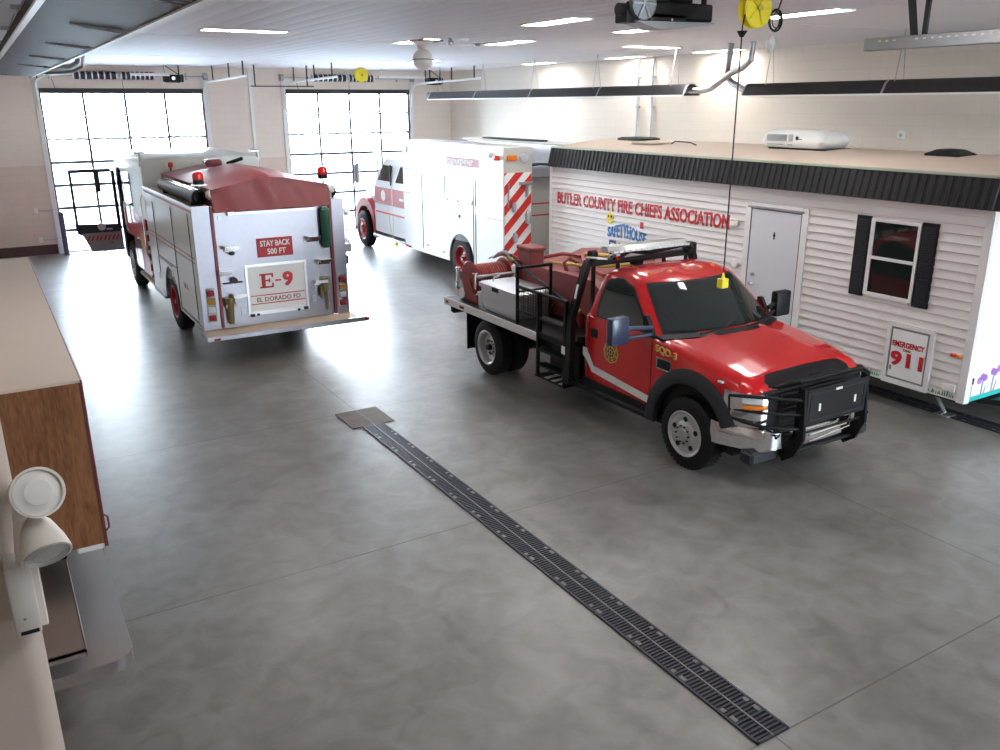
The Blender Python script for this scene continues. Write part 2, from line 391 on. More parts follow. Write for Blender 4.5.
def sect_door(i, x0, x1, y, sgn, top=4.38, ncol=4, nrow=7):
    d = empty('door_%d' % i, ((x0+x1)/2, y, 0), kind='structure')
    h = top/nrow; f = MB()
    for r in range(nrow):
        za, zb = r*h, (r+1)*h
        f.box(x0, x1, y-.022, y+.022, za, za+.04); f.box(x0, x1, y-.022, y+.022, zb-.04, zb-.002)
        for c in range(ncol+1):
            xc = x0+(x1-x0)*c/ncol; w = .034 if 0 < c < ncol else .05
            f.box(max(x0, xc-w), min(x1, xc+w), y-.022, y+.022, za+.02, zb-.02)
    f.build('sash_frame', SASH, d)
    for r in range(nrow):
        g = MB()
        for c in range(ncol):
            xa = x0+(x1-x0)*c/ncol+.018; xb = x0+(x1-x0)*(c+1)/ncol-.018
            g.box(xa, xb, y-.004, y+.004, r*h+.022, (r+1)*h-.022)
        g.build('glass_section', GLASS, d)
    yi = y+sgn*.16
    MB().box(x0-.04, x1+.04, y+sgn*.05, y+sgn*.09, top-.02, top+.10).build('top_seal', DGREY, d)
    j = MB()
    for xx, s2 in ((x0, -1), (x1, 1)):
        j.box(xx, xx+s2*.13, y+sgn*.03, y+sgn*.11, 0, 4.75, .004)
    j.build('white_track_angle', WHITEP, d)
    # curved + horizontal tracks running into the bay
    for xx, s2 in ((x0, -1), (x1, 1)):
        t = MB(); xc = xx+s2*.06
        pts = [(xc, yi, 3.9), (xc, yi, 4.3)]+[(xc, yi+sgn*(.36-.36*math.cos(a)), 4.3+.36*math.sin(a)) for a in [PI/2*k/6 for k in range(1, 7)]]+[(xc, yi+sgn*4.6, 4.72)]
        t.tube(pts, .032, 6)
        t.build('overhead_track', WHITEP, d)
    rl = MB()
    for r in range(nrow):
        for xx in (x0+.0, x1-.0):
            rl.box(xx-.04, xx+.04, y+sgn*.02, y+sgn*.06, r*h+.06, r*h+h*.62, .005)
    rl.build('roller_bracket', DGREY, d)
    zs = 4.82; ys = y+sgn*.12
    MB().cyl((x0-.15, ys, zs), (x1+.15, ys, zs), .018, seg=10).build('torsion_shaft', GALV, d)
    for xx in (x0-.1, x1+.1):
        MB().lathe([(.02, -.05), (.10, -.05), (.09, 0), (.10, .05), (.02, .05)], (xx, ys, zs), 'X', 18).box(xx-.07, xx+.07, y+sgn*.01, ys, zs-.10, zs+.10, .01).build('cable_drum', GALV, d)
    W = x1-x0
    SR = .11
    for a, b in ((x0+.90, x0+2.0), (x0+.49*W, x0+.69*W)):
        sp = MB(); n = 12
        sp.cyl((a, ys, zs), (b, ys, zs), .105, seg=14)
        for k in range(n+1): 
            xx = a+(b-a)*k/n; sp.lathe([(.105, -.02), (.118, 0), (.105, .02)], (xx, ys, zs), 'X', 14)
        o = sp.build('torsion_spring', SPRING, d)
        MB().lathe([(.064, -.02), (.12, -.02), (.12, .02), (.064, .02)], (a, ys, zs), 'X', 14).lathe([(.064, -.02), (.12, -.02), (.12, .02), (.064, .02)], (b, ys, zs), 'X', 14).build('winding_cone', ALUP, o)
        q = MB()
        for k in range(1, 7): xx = a+(b-a)*k/7; q.lathe([(.105, -.018), (.124, -.018), (.124, .018), (.105, .018)], (xx, ys, zs), 'X', 14)
        q.build('coil_band', ALUP, o)
    br = MB()
    for xx in (x0+.3, x0+W*.45, x1-.45): br.box(xx-.02, xx+.02, y+sgn*.01, ys, zs-.1, zs+.09)
    br.build('bearing_bracket', GALV, d)
    hg = MB()
    for xx, s2 in ((x0, -1), (x1, 1)):
        for yy in (1.2, 3.0, 4.4): hg.box(xx+s2*.06-.015, xx+s2*.06+.015, y+sgn*yy-.015, y+sgn*yy+.015, 4.70, ZC)
    hg.build('track_hanger', DGREY, d)
    MB().tube([(x0+.35, ys+sgn*.02, 4.75), (x0+.43, ys-sgn*.02, 4.4)], .008, 5).tube([(x0+.47*W+.1, ys, 4.75), (x0+.47*W+.15, ys+sgn*.02, 3.1)], .006, 5).build('pull_cord', DGREY, d)
    return d
sect_door(1, DOORS[0][0], DOORS[0][1], YB+.06, -1)
sect_door(2, DOORS[1][0], DOORS[1][1], YB+.06, -1)
for k, (a, b) in enumerate(FD): sect_door(3+k, a, b, YF-.06, 1)

# ================================================================ floor drains
def trench(name, x0, x1, y0, y1, label):
    r = empty(name, ((x0+x1)/2, y0, 0), label, 'drain')
    MB().box(x0, x1, y0, y1, .0005, .003).build('channel', PIT, r)
    g = MB(); xm = (x0+x1)/2; yy = y0+.03
    while yy < y1-.02:
        g.box(x0+.02, xm-.008, yy, yy+.016, .003, .012); g.box(xm+.008, x1-.02, yy, yy+.016, .003, .012); yy += .034
    g.build('grate', IRON, r)
    f = MB().box(x0, x0+.018, y0, y1, .002, .014).box(x1-.018, x1, y0, y1, .002, .014).box(x0, x1, y0, y0+.02, .002, .014).box(x0, x1, y1-.02, y1, .002, .014)
    f.build('frame', IRON, r)
    MB().box(xm-.007, xm+.007, y0, y1, .004, .0145).build('centre_rail', IRONL, r, )
    b = MB(); yy = y0+.25
    while yy < y1:
        for xx in (x0+.04, x1-.04): b.obox((xx, yy, .013), (.035, .06, .004), b=.001); b.obox((xx, yy+.1, .013), (.035, .04, .004), b=.001)
        yy += .5
    b.build('bolt_row', IRONL, r)
    return r
trench('trench_drain', 3.765, 4.065, 3.0, 9.70, 'long dark slotted floor drain running down the open bay')
trench('trench_drain', 10.55, 10.85, -3.0, 9.70, 'dark floor drain strip under the white trailer')
r = empty('sump_cover', (3.925, 10.02, 0), 'square rusty steel cover plate at the far end of the long drain', 'floor cover')
MB().box(3.63, 4.22, 9.71, 10.35, .001, .012, .003).build('plate', RUST, r)
MB().box(3.922, 3.930, 9.71, 10.35, .011, .0145).build('joint_strip', IRONL, r)

# ================================================================ ceiling things
LPOS = [(7.09, 10.24, 'Y', 'flush ceiling light left of the black door opener, largest of the row'),
        (8.68, 14.0, 'Y', 'flush ceiling light just right of the beige hanging globe'),
        (11.85, 13.75, 'X', 'flush ceiling light set crosswise above the heater flue, nearer of two'),
        (13.9, 17.1, 'Y', 'flush ceiling light above the two pipes on the right wall'),
        (14.0, 14.1, 'Y', 'flush ceiling light behind the silver heater flue pipes'),
        (9.23, 7.85, 'Y', 'bright flush ceiling light behind the yellow cord reel'),
        (3.78, 13.62, 'X', 'flush ceiling light set crosswise above the first fire engine'),
        (7.0, 14.4, 'Y', 'flush ceiling light right behind the beige hanging globe'),
        (13.7, 20.6, 'Y', 'flush ceiling light at the far end of the right wall'),
        (10.4, 21.0, 'Y', 'flush ceiling light above the far end of the second fire truck'),
        (9.0, 10.6, 'Y', 'flush ceiling light partly hidden behind the black door opener'),
        (5.6, 5.0, 'Y', 'flush ceiling light just above the top edge of the photo'),
        (1.9, 6.8, 'Y', 'unseen ceiling light in the bay beside the big brown heater'),  # out-of-view lights from here on, added to brighten the near end
        (12.2, 3.0, 'Y', 'unseen ceiling light above the near end of the trailer'),
        (1.9, 1.0, 'Y', 'unseen added ceiling light nearest the near wall corner'),
        (5.2, -1.2, 'Y', 'unseen added ceiling light behind the camera on the left'),
        (9.0, 1.0, 'Y', 'unseen added ceiling light between the trailer and the camera'),
        (11.5, -2.5, 'Y', 'unseen added ceiling light by the front doors')]
proto = None
for x, y, ax, lab in LPOS:
    if proto is None:
        proto = empty('ceiling_light', (x, y, ZC), lab, 'ceiling light', 'flush fluorescent ceiling lights')
        MB().box(x-.18, x+.18, y-.63, y-.61, ZC-.02, ZC+.03).box(x-.18, x+.18, y+.61, y+.63, ZC-.02, ZC+.03).box(x-.18, x-.165, y-.61, y+.61, ZC-.02, ZC+.03).box(x+.165, x+.18, y-.61, y+.61, ZC-.02, ZC+.03).build('frame', WHITEP, proto)
        MB().box(x-.165, x+.165, y-.61, y+.61, ZC-.014, ZC-.004).build('diffuser', LEDW, proto)
        o = proto
    else:
        o = copy_tree(proto); o['label'] = lab
    o.location = (x, y, ZC); o.rotation_euler.z = PI/2 if ax == 'X' else 0

def tube_heater(x, y0, y1, z, label, w=.22, m1=HEATDK, flue=None, hw=None):
    """long reflector trough hung from the ceiling with a burner tube inside, open downwards"""
    r = empty('tube_heater', (x, (y0+y1)/2, z), label, 'radiant heater')
    hw = hw or w
    pr = [(-w, 0), (-w*.62, .16), (-w*.3, .21), (w*.3, .21), (w*.62, .16), (w, 0)]
    inn = [(a*.97, b-.008) for a, b in pr]
    ring = [(x+a, z+b) for a, b in pr]+[(x+a, z+b) for a, b in inn[::-1]]
    MB().prism(ring, 'Y', y0, y1).build('reflector', m1, r)
    rm = MB(); k = y0
    while k <= y1+.01:
        rr = [(x+a*1.02, z+b+.006) for a, b in pr]+[(x+a*.98, z+b-.006) for a, b in pr[::-1]]
        rm.prism(rr, 'Y', k-.02, k+.02); k += (y1-y0)/max(1, round((y1-y0)/2.6))
    rm.build('joint_clip', GALV, r)
    MB().cyl((x-.06, y0+.05, z+.09), (x-.06, y1-.05, z+.09), .05, seg=12).build('burner_tube', GALV, r)
    MB().box(x-w-.012, x-w+.004, y0, y1, z-.018, z+.006).box(x+w-.004, x+w+.012, y0, y1, z-.018, z+.006).build('lip', WHITEP, r)
    ch = MB(); k = y0+.5
    while k < y1:
        ch.tube([(x-w*.5, k, z+.18), (x, k, ZC)], .007, 5); ch.tube([(x+w*.5, k, z+.18), (x, k, ZC)], .007, 5); k += 2.6
    ch.build('hanging_chain', GALV, r)
    return r
h1 = tube_heater(12.50, 13.25, 24.6, 4.16, 'long dark tube heater along the right wall, farther of the two')
h2 = tube_heater(12.55, 3.0, 11.75, 4.13, 'long black tube heater above the trailer, nearer of the two')
MB().box(12.42, 12.68, 24.6, 24.95, 4.16, 4.36, .02).build('burner_box', DGREY, h1)
MB().tube([(12.5, 13.3, 4.25), (12.5, 12.9, 4.25), (12.5, 12.72, 4.28), (12.5, 12.2, 4.55), (12.5, 11.95, 4.62), (12.5, 11.75, 4.75), (12.5, 11.73, ZC)], .058, 12).build('flue_pipe', GALV, h1)
MB().tube([(12.56, 11.7, 4.22), (12.56, 11.95, 4.25), (12.56, 12.25, 4.38), (12.56, 12.38, 4.5), (12.56, 12.36, 4.7), (12.56, 12.32, ZC)], .058, 12).build('flue_pipe', GALV, h2)
# big brown heater close overhead on the left
r = empty('tube_heater', (.75, 8, 4.5), 'large brown U-tube heater hanging close overhead at the top left', 'radiant heater')
x0, x1, z0 = .44, 1.08, 4.5
pr = [(x0, z0+.14), (x0+.07, z0+.20), (x0+.16, z0+.03), (x0+.26, z0), (x1-.1, z0-.02), (x1, z0+.0), (x1+.02, z0+.06), (x1-.05, z0+.24), (x0+.1, z0+.30)]
MB().prism([(x0, z0+.05), (x0+.02, z0+.055), (x0+.10, z0+.24), (x1-.10, z0+.24), (x1-.0, z0), (x1+.015, z0), (x1-.08, z0+.26), (x0+.08, z0+.26)], 'Y', 2.6, 17.4).build('reflector', HEATBR, r)
MB().prism([(x0-.01, z0+.045), (x0+.25, z0+.01), (x1, z0-.002), (x1, z0+.012), (x0+.25, z0+.025), (x0, z0+.06)], 'Y', 2.6, 17.4).build('louvre_pan', HEATBR, r)
MB().box(x1-.005, x1+.03, 2.6, 17.4, z0-.014, z0+.004).box(x0-.02, x0+.02, 2.6, 17.4, z0+.036, z0+.052).build('lip', WHITEP, r)
MB().cyl((x0+.2, 2.6, z0+.15), (x0+.2, 14.3, z0+.15), .05, seg=14).cyl((x1-.2, 2.6, z0+.15), (x1-.2, 14.3, z0+.15), .05, seg=14).build('burner_tube', mat('scorched_tube', (.10, .055, .045), .5, .6, var=.5, scale=3), r)
g = MB()
for k in [4.2, 6.2, 8.2, 10.4, 12.6]:
    g.box(x0, x1, k-.02, k+.02, z0+.235, z0+.27)
    g.tube([(x0+.1, k, z0+.25), ((x0+x1)/2-.05, k, ZC)], .008, 5); g.tube([(x1-.1, k, z0+.25), ((x0+x1)/2+.05, k, ZC)], .008, 5)
    for q in range(3): g.tube([(x0+.22+.05*q, k+.15+.12*q, z0+.004), (x1-.05, k+.4+.12*q, z0-.012)], .005, 4)
g.build('wire_hanger', GALV, r)
MB().tube([(x0+.45, 17.3, z0+.13), (x0+.6, 17.7, z0+.11), (x0+.95, 17.7, z0+.12), (x0+1.30, 17.7, z0+.14), (x0+1.45, 17.7, z0+.22), (x0+1.48, 17.7, z0+.36), (x0+1.48, 17.7, ZC)], .085, 14).build('flue_pipe', GALV, r)
MB().tube([(.13, 6.6, 4.62), (.13, 6.6, ZC)], .05, 12).box(.05, .2, 6.5, 6.7, 4.57, 4.62).build('vent_pipe', GALV, r)

# air-line / cord reel with a hanging outlet
def reel(x, y, z, R, label, drop=None):
    r = empty('cord_reel', (x, y, z), label, 'cord reel', 'yellow cord reels')
    MB().lathe([(.03, -.045), (R, -.055), (R+.01, -.045), (R-.02, -.03), (R*.55, -.03), (R*.55, .03), (R-.02, .03), (R+.01, .045), (R, .055), (.03, .045)], (x, y, z), 'Y', 30).build('drum', YEL, r)
    sp = MB()
    for a in range(5):
        an = a*2*PI/5; sp.tube([(x+.03*math.cos(an), y-.058, z+.03*math.sin(an)), (x+R*.9*math.cos(an), y-.062, z+R*.9*math.sin(an))], .010, 5)
    sp.build('spoke', YEL, r)
    MB().cyl((x, y-.075, z), (x, y+.075, z), .03, seg=14).build('hub', YELD, r)
    MB().box(x-.05, x+.05, y+.06, y+.075, z-.05, ZC, .003).box(x-.06, x+.06, y-.05, y+.075, ZC-.02, ZC).build('bracket', YELD, r)
    return r
rc = reel(6.60, 6.2, 4.86, .17, 'yellow cord reel on the ceiling with a cable dropping to the red squad truck')
zr = 4.66
MB().lathe([(.0, 0), (.018, 0), (.03, .02), (.045, .045), (.05, .055), (.0, .055)], (6.45, 6.2, zr-.06), 'Z', 16).build('cable_stop', BLACKS, rc)
cb = MB().tube([(6.47, 6.2, 4.80), (6.45, 6.2, 4.70), (6.45, 6.2, zr), (6.45, 6.2, 2.32)], .007, 6).build('cable', BLACKS, rc)
ob_ = MB().box(6.40, 6.50, 6.16, 6.24, 2.17, 2.27, .008).cyl((6.45, 6.2, 2.26), (6.45, 6.2, 2.33), .022, .008, 10).build('outlet_box', YEL, rc)
MB().cyl((6.50, 6.2, 2.245), (6.506, 6.2, 2.245), .018, seg=12).cyl((6.50, 6.2, 2.195), (6.506, 6.2, 2.195), .018, seg=12).build('socket', BLACK, ob_)
cl = MB()
for R, dy, rr in ((.085, 0, .010), (.075, .02, .007), (.06, -.01, .005)):
    cl.tube([(6.84+R*math.cos(a), 6.15+dy, 4.76+R*1.15*math.sin(a)) for a in [2*PI*k/20 for k in range(20)]], rr, 6, closed=True)
cl.tube([(6.86, 6.15, 4.85), (6.9, 6.15, 4.95), (6.92, 6.15, ZC)], .007, 6).build('lead_loop', BLACKS, rc)
bg = MB(); 
q = bmesh.new(); bmesh.ops.create_icosphere(q, subdivisions=2, radius=.05)
for v in q.verts: v.co = Vector((v.co.x*.9*(1+.3*math.sin(v.co.z*90)), v.co.y, v.co.z*1.5*(1+.2*math.cos(v.co.x*80))))+Vector((6.83, 6.18, 4.55))
bg.bm(q, True); bg.build('plastic_bag', CLR, rc)
rf = reel(10.50, 25.5, 4.87, .20, 'small yellow reel high between the springs of the right glass door')

# garage door opener close to the camera
r = empty('door_opener', (5.9, 7.0, 4.75), 'black door opener motor hanging from the ceiling at the top of the photo', 'door opener')
MB().box(5.80, 6.80, 6.95, 7.18, 4.80, 4.97, .02).prism([(5.80, 4.77), (6.1, 4.72), (6.42, 4.77), (6.42, 4.85), (5.78, 4.85)], 'Y', 6.95, 7.16).build('housing', BLACKS, r)
MB().prism([(5.75, 4.775), (6.05, 4.705), (6.3, 4.72), (6.8, 4.775), (6.8, 4.795)], 'Y', 6.93, 7.17).build('belly_pan', GALV, r)
pl = MB().lathe([(.02, -.02), (.14, -.02), (.15, -.03), (.15, .03), (.14, .02), (.02, .02)], (5.83, 6.93, 4.93), 'Y', 26).build('pulley', GALV, r)
s_ = MB()
for a in range(6): an = a*PI/3; s_.tube([(5.83, 6.90, 4.93), (5.83+.14*math.cos(an), 6.90, 4.93+.14*math.sin(an))], .012, 5)
s_.build('spoke', ALUP, pl)
MB().cyl((5.62, 7.05, 4.88), (5.72, 7.05, 4.88), .06, seg=14).box(5.66, 5.8, 6.97, 7.15, 4.76, 4.9, .01).build('clutch', DGREY, r)
MB().box(5.9, 5.94, 7.0, 7.04, 4.95, ZC).box(6.7, 6.74, 7.0, 7.04, 4.95, ZC).box(6.3, 6.6, 7.05, 7.3, 4.98, 5.04, .01).build('hanger', BLACK, r)
for xx in (5.95, 6.22): MB().cyl((xx, 6.945, 4.80), (xx, 6.93, 4.80), .014, seg=8).build('bolt', CHROME, r)
def opener(x, y, label):
    r = empty('door_opener', (x, y, 4.8), label, 'door opener', 'openers over the back doors')
    MB().box(x-.22, x+.22, y-.18, y+.1, 4.62, 4.84, .03).build('housing', BLACKS, r)
    MB().lathe([(.02, -.03), (.11, -.03), (.11, .03), (.02, .03)], (x+.27, y-.05, 4.74), 'X', 16).build('pulley', SPRING, r)
    MB().cyl((x+.02, y-.19, 4.74), (x+.02, y-.20, 4.74), .05, seg=12).build('cover', CHROME, r)
    MB().box(x-.2, x-.17, y-.15, y-.12, 4.8, ZC).box(x+.17, x+.2, y-.15, y-.12, 4.8, ZC).tube([(x-.18, y-.13, ZC), (x+.18, y-.13, 4.84)], .012, 5).build('hanger', BLACK, r)
opener(5.12, 26.3, 'black opener motor above the left glass door')
opener(13.35, 26.3, 'black opener motor beside the right end of the right glass door')
for (a, b, yy, lab) in ((4.0, 5.0, 25.9, 'white spreader bar hanging above the left glass door'), (11.1, 12.7, 25.6, 'white spreader bar hanging above the right glass door')):
    o = MB().box(a, b, yy-.035, yy+.035, 4.79, 4.86, .006).box(a+.1, a+.12, yy-.01, yy+.01, 4.86, ZC).box(b-.12, b-.1, yy-.01, yy+.01, 4.86, ZC).build('spreader_bar', WHITEP, loc=((a+b)/2, yy, 4.8))
    tag(o, lab, 'bar')
o = MB().box(6.9, 8.7, 24.7, 24.75, 4.50, 4.53).box(7.0, 7.03, 24.7, 24.74, 4.53, ZC).box(8.5, 8.53, 24.7, 24.74, 4.53, ZC).build('hanging_rod', DGREY, loc=(7.8, 24.7, 4.5)); tag(o, 'thin dark horizontal rod hung between the two glass doors', 'rod')
# perforated track of the front bay door, upper right
r = empty('door_track', (7.55, 4.0, 4.55), 'grey perforated door track hanging at the top right', 'door track')
xt, zt = 7.4, 4.525
t = MB().box(xt, xt+.006, -.5, 5.55, zt-.06, zt+.05).box(xt, xt+.07, -.5, 5.55, zt-.06, zt-.054).box(xt, xt+.06, -.5, 5.55, zt+.045, zt+.05)
t.build('rail', GALV, r)
hl = MB()
for k in range(22):
    if k in (3, 4): continue
    hl.box(xt-.002, xt+.001, 5.40-k*.075-.03, 5.40-k*.075, zt+.012, zt+.026)
hl.build('slot', WHITEP, r)
MB().prism([(5.02, zt+.04), (5.08, zt+.04), (5.20, ZC), (5.13, ZC)], 'X', xt+.005, xt+.03).box(xt+.03, xt+.06, 4.95, 4.99, zt+.04, ZC).build('strut', DGREY, r)
# beige globe
r = empty('globe_fixture', (6.9, 14.0, 4.8), 'beige globe with a dark seam hanging from a ceiling plate', 'globe fixture')
q = bmesh.new(); bmesh.ops.create_uvsphere(q, u_segments=32, v_segments=20, radius=.175)
for v in q.verts: v.co += Vector((6.82, 13.8, 4.735))
MB().bm(q, True).build('globe', CREAM, r)
MB().lathe([(.172, -.006), (.181, -.006), (.181, .006), (.172, .006)], (6.82, 13.8, 4.735), 'Z', 32).build('seam_band', DGREY, r)
MB().lathe([(.0, 0), (.08, 0), (.10, .06), (.19, .11), (.19, .125), (0, .125)], (6.82, 13.8, 4.9), 'Z', 24).cyl((6.82, 13.8, 5.02), (6.82, 13.8, ZC), .03).build('canopy', CREAM, r)
MB().box(6.68, 7.12, 13.6, 14.0, 5.02, 5.04).build('mounting_plate', RUST, r)
r = empty('ceiling_sensor', (7.3, 13.6, 5.0), 'small grey twin fitting on the ceiling beside the beige globe', 'ceiling fitting')
MB().lathe([(0, -.06), (.05, -.05), (.06, 0), (.03, .03), (.02, .06)], (7.25, 13.6, 5.02), 'Z', 14).build('sensor', GALV, r)
MB().box(7.4, 7.6, 13.57, 13.63, 5.04, ZC, .005).build('mount', ALUP, r)
o = MB().lathe([(0, -.05), (.04, -.05), (.05, -.02), (.09, 0)], (8.35, 14.6, ZC), 'Z', 14).build('smoke_detector', GALV, loc=(8.35, 14.6, ZC)); tag(o, 'tiny grey ceiling detector beside the end of a flush light', 'detector')
r = empty('ring_fixture', (1.28, 6.15, ZC), 'round silver ring fixture on the ceiling at the top left', 'ceiling fixture')
MB().lathe([(.09, 0), (.10, -.03), (.075, -.04), (.06, -.02), (.06, 0)], (1.45, 6.2, ZC), 'Z', 22).build('ring', CHROME, r)
MB().lathe([(0, -.01), (.03, -.03), (.05, 0)], (1.45, 6.2, ZC), 'Z', 14).build('core', GALV, r)

# back wall bits
r = empty('bollard', (1.78, 26.7, 0), 'dark purple-grey bollard beside the left glass door', 'bollard')
MB().cyl((1.83, 26.75, 0), (1.83, 26.75, 1.15), .07, seg=16).lathe([(.07, 0), (.05, .04), (0, .06)], (1.83, 26.75, 1.15), 'Z', 16).build('post', BOLL, r)
MB().box(1.72, 1.94, 26.64, 26.86, 0, .02, .003).build('base_plate', BOLL, r)
for z, l in ((1.23, 'small white sensor box on the back wall, upper of two'), (.42, 'small white sensor box on the back wall, lower of two')):
    r = empty('sensor_box', (1.24, YB, z), l, 'sensor box')
    MB().box(1.19, 1.30, YB-.05, YB, z-.07, z+.07, .01).build('case', CREAM, r)
    MB().tube([(1.3, YB-.03, z), (1.55, YB-.04, z-.02), (1.85, YB-.04, z+.05)], .012, 6).build('cable', GALV, r)
for y, l in ((17.1, 'grey pipe on the right wall, left of the pair'), (16.55, 'grey pipe on the right wall, right of the pair')):
    o = MB().cyl((XR-.06, y, 0), (XR-.06, y, ZC), .03, seg=10).box(XR-.1, XR, y-.05, y+.05, 3.9, 3.94).box(XR-.1, XR, y-.05, y+.05, 4.6, 4.64).build('wall_pipe', GALV, loc=(XR-.06, y, 0)); tag(o, l, 'pipe')
r = empty('wall_alarm', (XR, 9.78, 3.44), 'small white round-cornered device on the right wall above the trailer roof', 'alarm')
MB().box(XR-.04, XR, 9.70, 9.86, 3.36, 3.52, .02).build('case', WHITEP, r)
MB().cyl((XR-.04, 9.78, 3.44), (XR-.05, 9.78, 3.44), .03, seg=12).build('button', GALV, r)

# ================================================================ cabinets on the left wall
cuts = [5.55, 5.97, 6.85, 7.82, 8.76, 9.70, 10.75]
for i in range(6):
    a, b = cuts[i], cuts[i+1]
    lab = ['narrow oak wall cabinet at the near end of the row', 'second oak wall cabinet from the near end of the row', 'third oak wall cabinet from the near end of the row', 'fourth oak wall cabinet from the near end of the row', 'fifth oak wall cabinet from the near end of the row', 'farthest oak wall cabinet, next to the back of the row'][i]
    r = empty('wall_cabinet', (0, a, 1.28), lab, 'cabinet', 'row of wall cabinets')
    MB().box(XL, .325, a, b-.003, 1.285, 2.385).build('body', WOOD, r)
    MB().box(XL, .335, a-.004, b-.004, 2.386, 2.402).build('top', LAM, r)
    n = 1 if i == 0 else 2
    for k in range(n):
        ya = a+(b-a)*k/n+.004; yb = a+(b-a)*(k+1)/n-.004
        d = MB().box(.327, .347, ya, yb, 1.255, 2.40, .002).build('door', MAROON_EDGE, r)
        yh = ya+.05 if k else yb-.05
        if n == 1: yh = a+.06
        MB().tube([(.347, yh, 1.34), (.37, yh, 1.36), (.37, yh, 1.44), (.347, yh, 1.46)], .007, 6).build('handle', MAROON_EDGE, d)
r = empty('under_cabinet_lamp', (.2, 5.6, 1.25), 'short white lamp strip under the near wall cabinet', 'lamp')
MB().box(.16, .325, 5.57, 6.1, 1.235, 1.284, .008).build('housing', WHITEP, r)
o = MB().box(-.05, .10, 5.57, 5.9, 1.22, 1.284, .01).build('towel_dispenser', BLACK, loc=(.02, 5.6, 1.22)); tag(o, 'black box under the near wall cabinet', 'dispenser')
# stainless counter with rounded corner
def rounded_top(x0, x1, y0, y1, r_, z0, z1):
    pts = [(x0, y0)]+[(x1-r_+r_*math.sin(a), y0+r_-r_*math.cos(a)) for a in [PI/2*k/10 for k in range(11)]]+[(x1, y1), (x0, y1)]
    return MB().prism(pts, 'Z', z0, z1)
r = empty('steel_counter', (0, 4.8, 0), 'stainless steel counter with a rounded corner below the wall cabinets', 'counter')
rounded_top(XL+.001, .345, 4.77, 10.7, .13, .82, .90).build('worktop', STEEL, r)
MB().box(XL+.003, .05, 6.6, 10.6, .0, .80).build('base_cabinet', WOOD, r)
MB().box(XL+.003, XL+.02, 4.8, 10.7, .9, 1.05).build('backsplash', STEEL, r)
MB().prism([(XL+.003, .8), (.2, .8), (.2, .77), (XL+.003, .45)], 'Y', 5.6, 5.64).build('bracket', STEEL, r)
r = empty('steel_shelf', (0, 4.6, 1.1), 'narrow polished steel wall shelf above the stainless counter', 'shelf')
MB().box(XL, .095, 4.66, 5.9, 1.085, 1.10).box(.083, .098, 4.66, 5.9, 1.05, 1.10, .004).box(XL, .095, 4.66, 4.672, 1.06, 1.10).build('board', STEEL, r)
MB().prism([(XL, 1.085), (.03, 1.085), (XL, .92)], 'Y', 4.95, 4.97).prism([(XL, 1.085), (.03, 1.085), (XL, .92)], 'Y', 5.7, 5.72).build('bracket', STEEL, r)

# ================================================================ emergency light on the near wall
E0 = Vector((-.0, YP, 0))
from_px = None
r = empty('emergency_light', (-.07, YP-.05, 2.76), 'white emergency light box with two lamp heads on the near wall corner', 'emergency light')
EY = YP
bx0, bx1 = -.099, -.043
zb0, zb1 = 2.765, 2.955
body = MB().box(bx0, bx1, EY-.085, EY-.0, zb0, zb1, .006, seg=2).build('box', WHITEP, r)
MB().box(bx1-.004, bx1+.016, EY-.045, EY+.02, zb0-.005, zb1-.005, .003).build('back_plate', CREAM, r)
MB().box(bx0+.010, bx1-.006, EY-.0875, EY-.085, zb0+.008, zb0+.017).build('strip', DGREY, body)
MB().cyl((-.075, EY-.0875, zb0+.05), (-.075, EY-.085, zb0+.05), .0035, seg=10).build('test_button', GALV, body)
def lamp_head(c, d, R, L):
    """bell shaped lamp head opening along d"""
    d = Vector(d).normalized(); prof = [(0, -L), (.012, -L), (.024, -L*.97), (.034, -L*.84), (R*.74, -L*.62), (R*.90, -L*.36), (R*.97, -L*.15), (R, -.006), (R, 0), (R*.9, 0), (R*.86, -.008), (0, -.012)]
    q = MB(); q.lathe(prof, (0, 0, 0), 'Z', 32)
    M = Matrix.Translation(c) @ d.to_track_quat('Z', 'Y').to_matrix().to_4x4()
    q.v = [tuple(M @ Vector(v)) for v in q.v]
    o = q.build('lamp_head', CREAM, r)
    g = MB(); g.lathe([(R*.90, .002), (R*.86, -.006), (R*.55, -.002), (R*.5, .001), (0.0, .004)], (0, 0, 0), 'Z', 28); g.v = [tuple(M @ Vector(v)) for v in g.v]
    g.build('reflector', CLEARL, o)
    return o
LAMPS = [((.002, EY-.10, 3.14), (.20, -.84, .33), .060, .14), ((-.004, EY-.12, 2.985), (.12, -.74, -.62), .057, .10)]
for c_, d_, R_, L_ in LAMPS:
    o = lamp_head(Vector(c_), d_, R_, L_)
    if R_ == .060: o.children[0].data.materials[0] = WHITEP
MB().tube([(-.060, EY-.05, 2.95), (-.055, EY-.055, 3.0), (-.048, EY-.06, 3.06), (-.045, EY-.065, 3.11)], .014, 10).lathe([(.0, -.014), (.016, -.014), (.016, .014), (0, .014)], (-.042, EY-.085, 3.09), 'Y', 14).build('swivel_arm', CREAM, r)

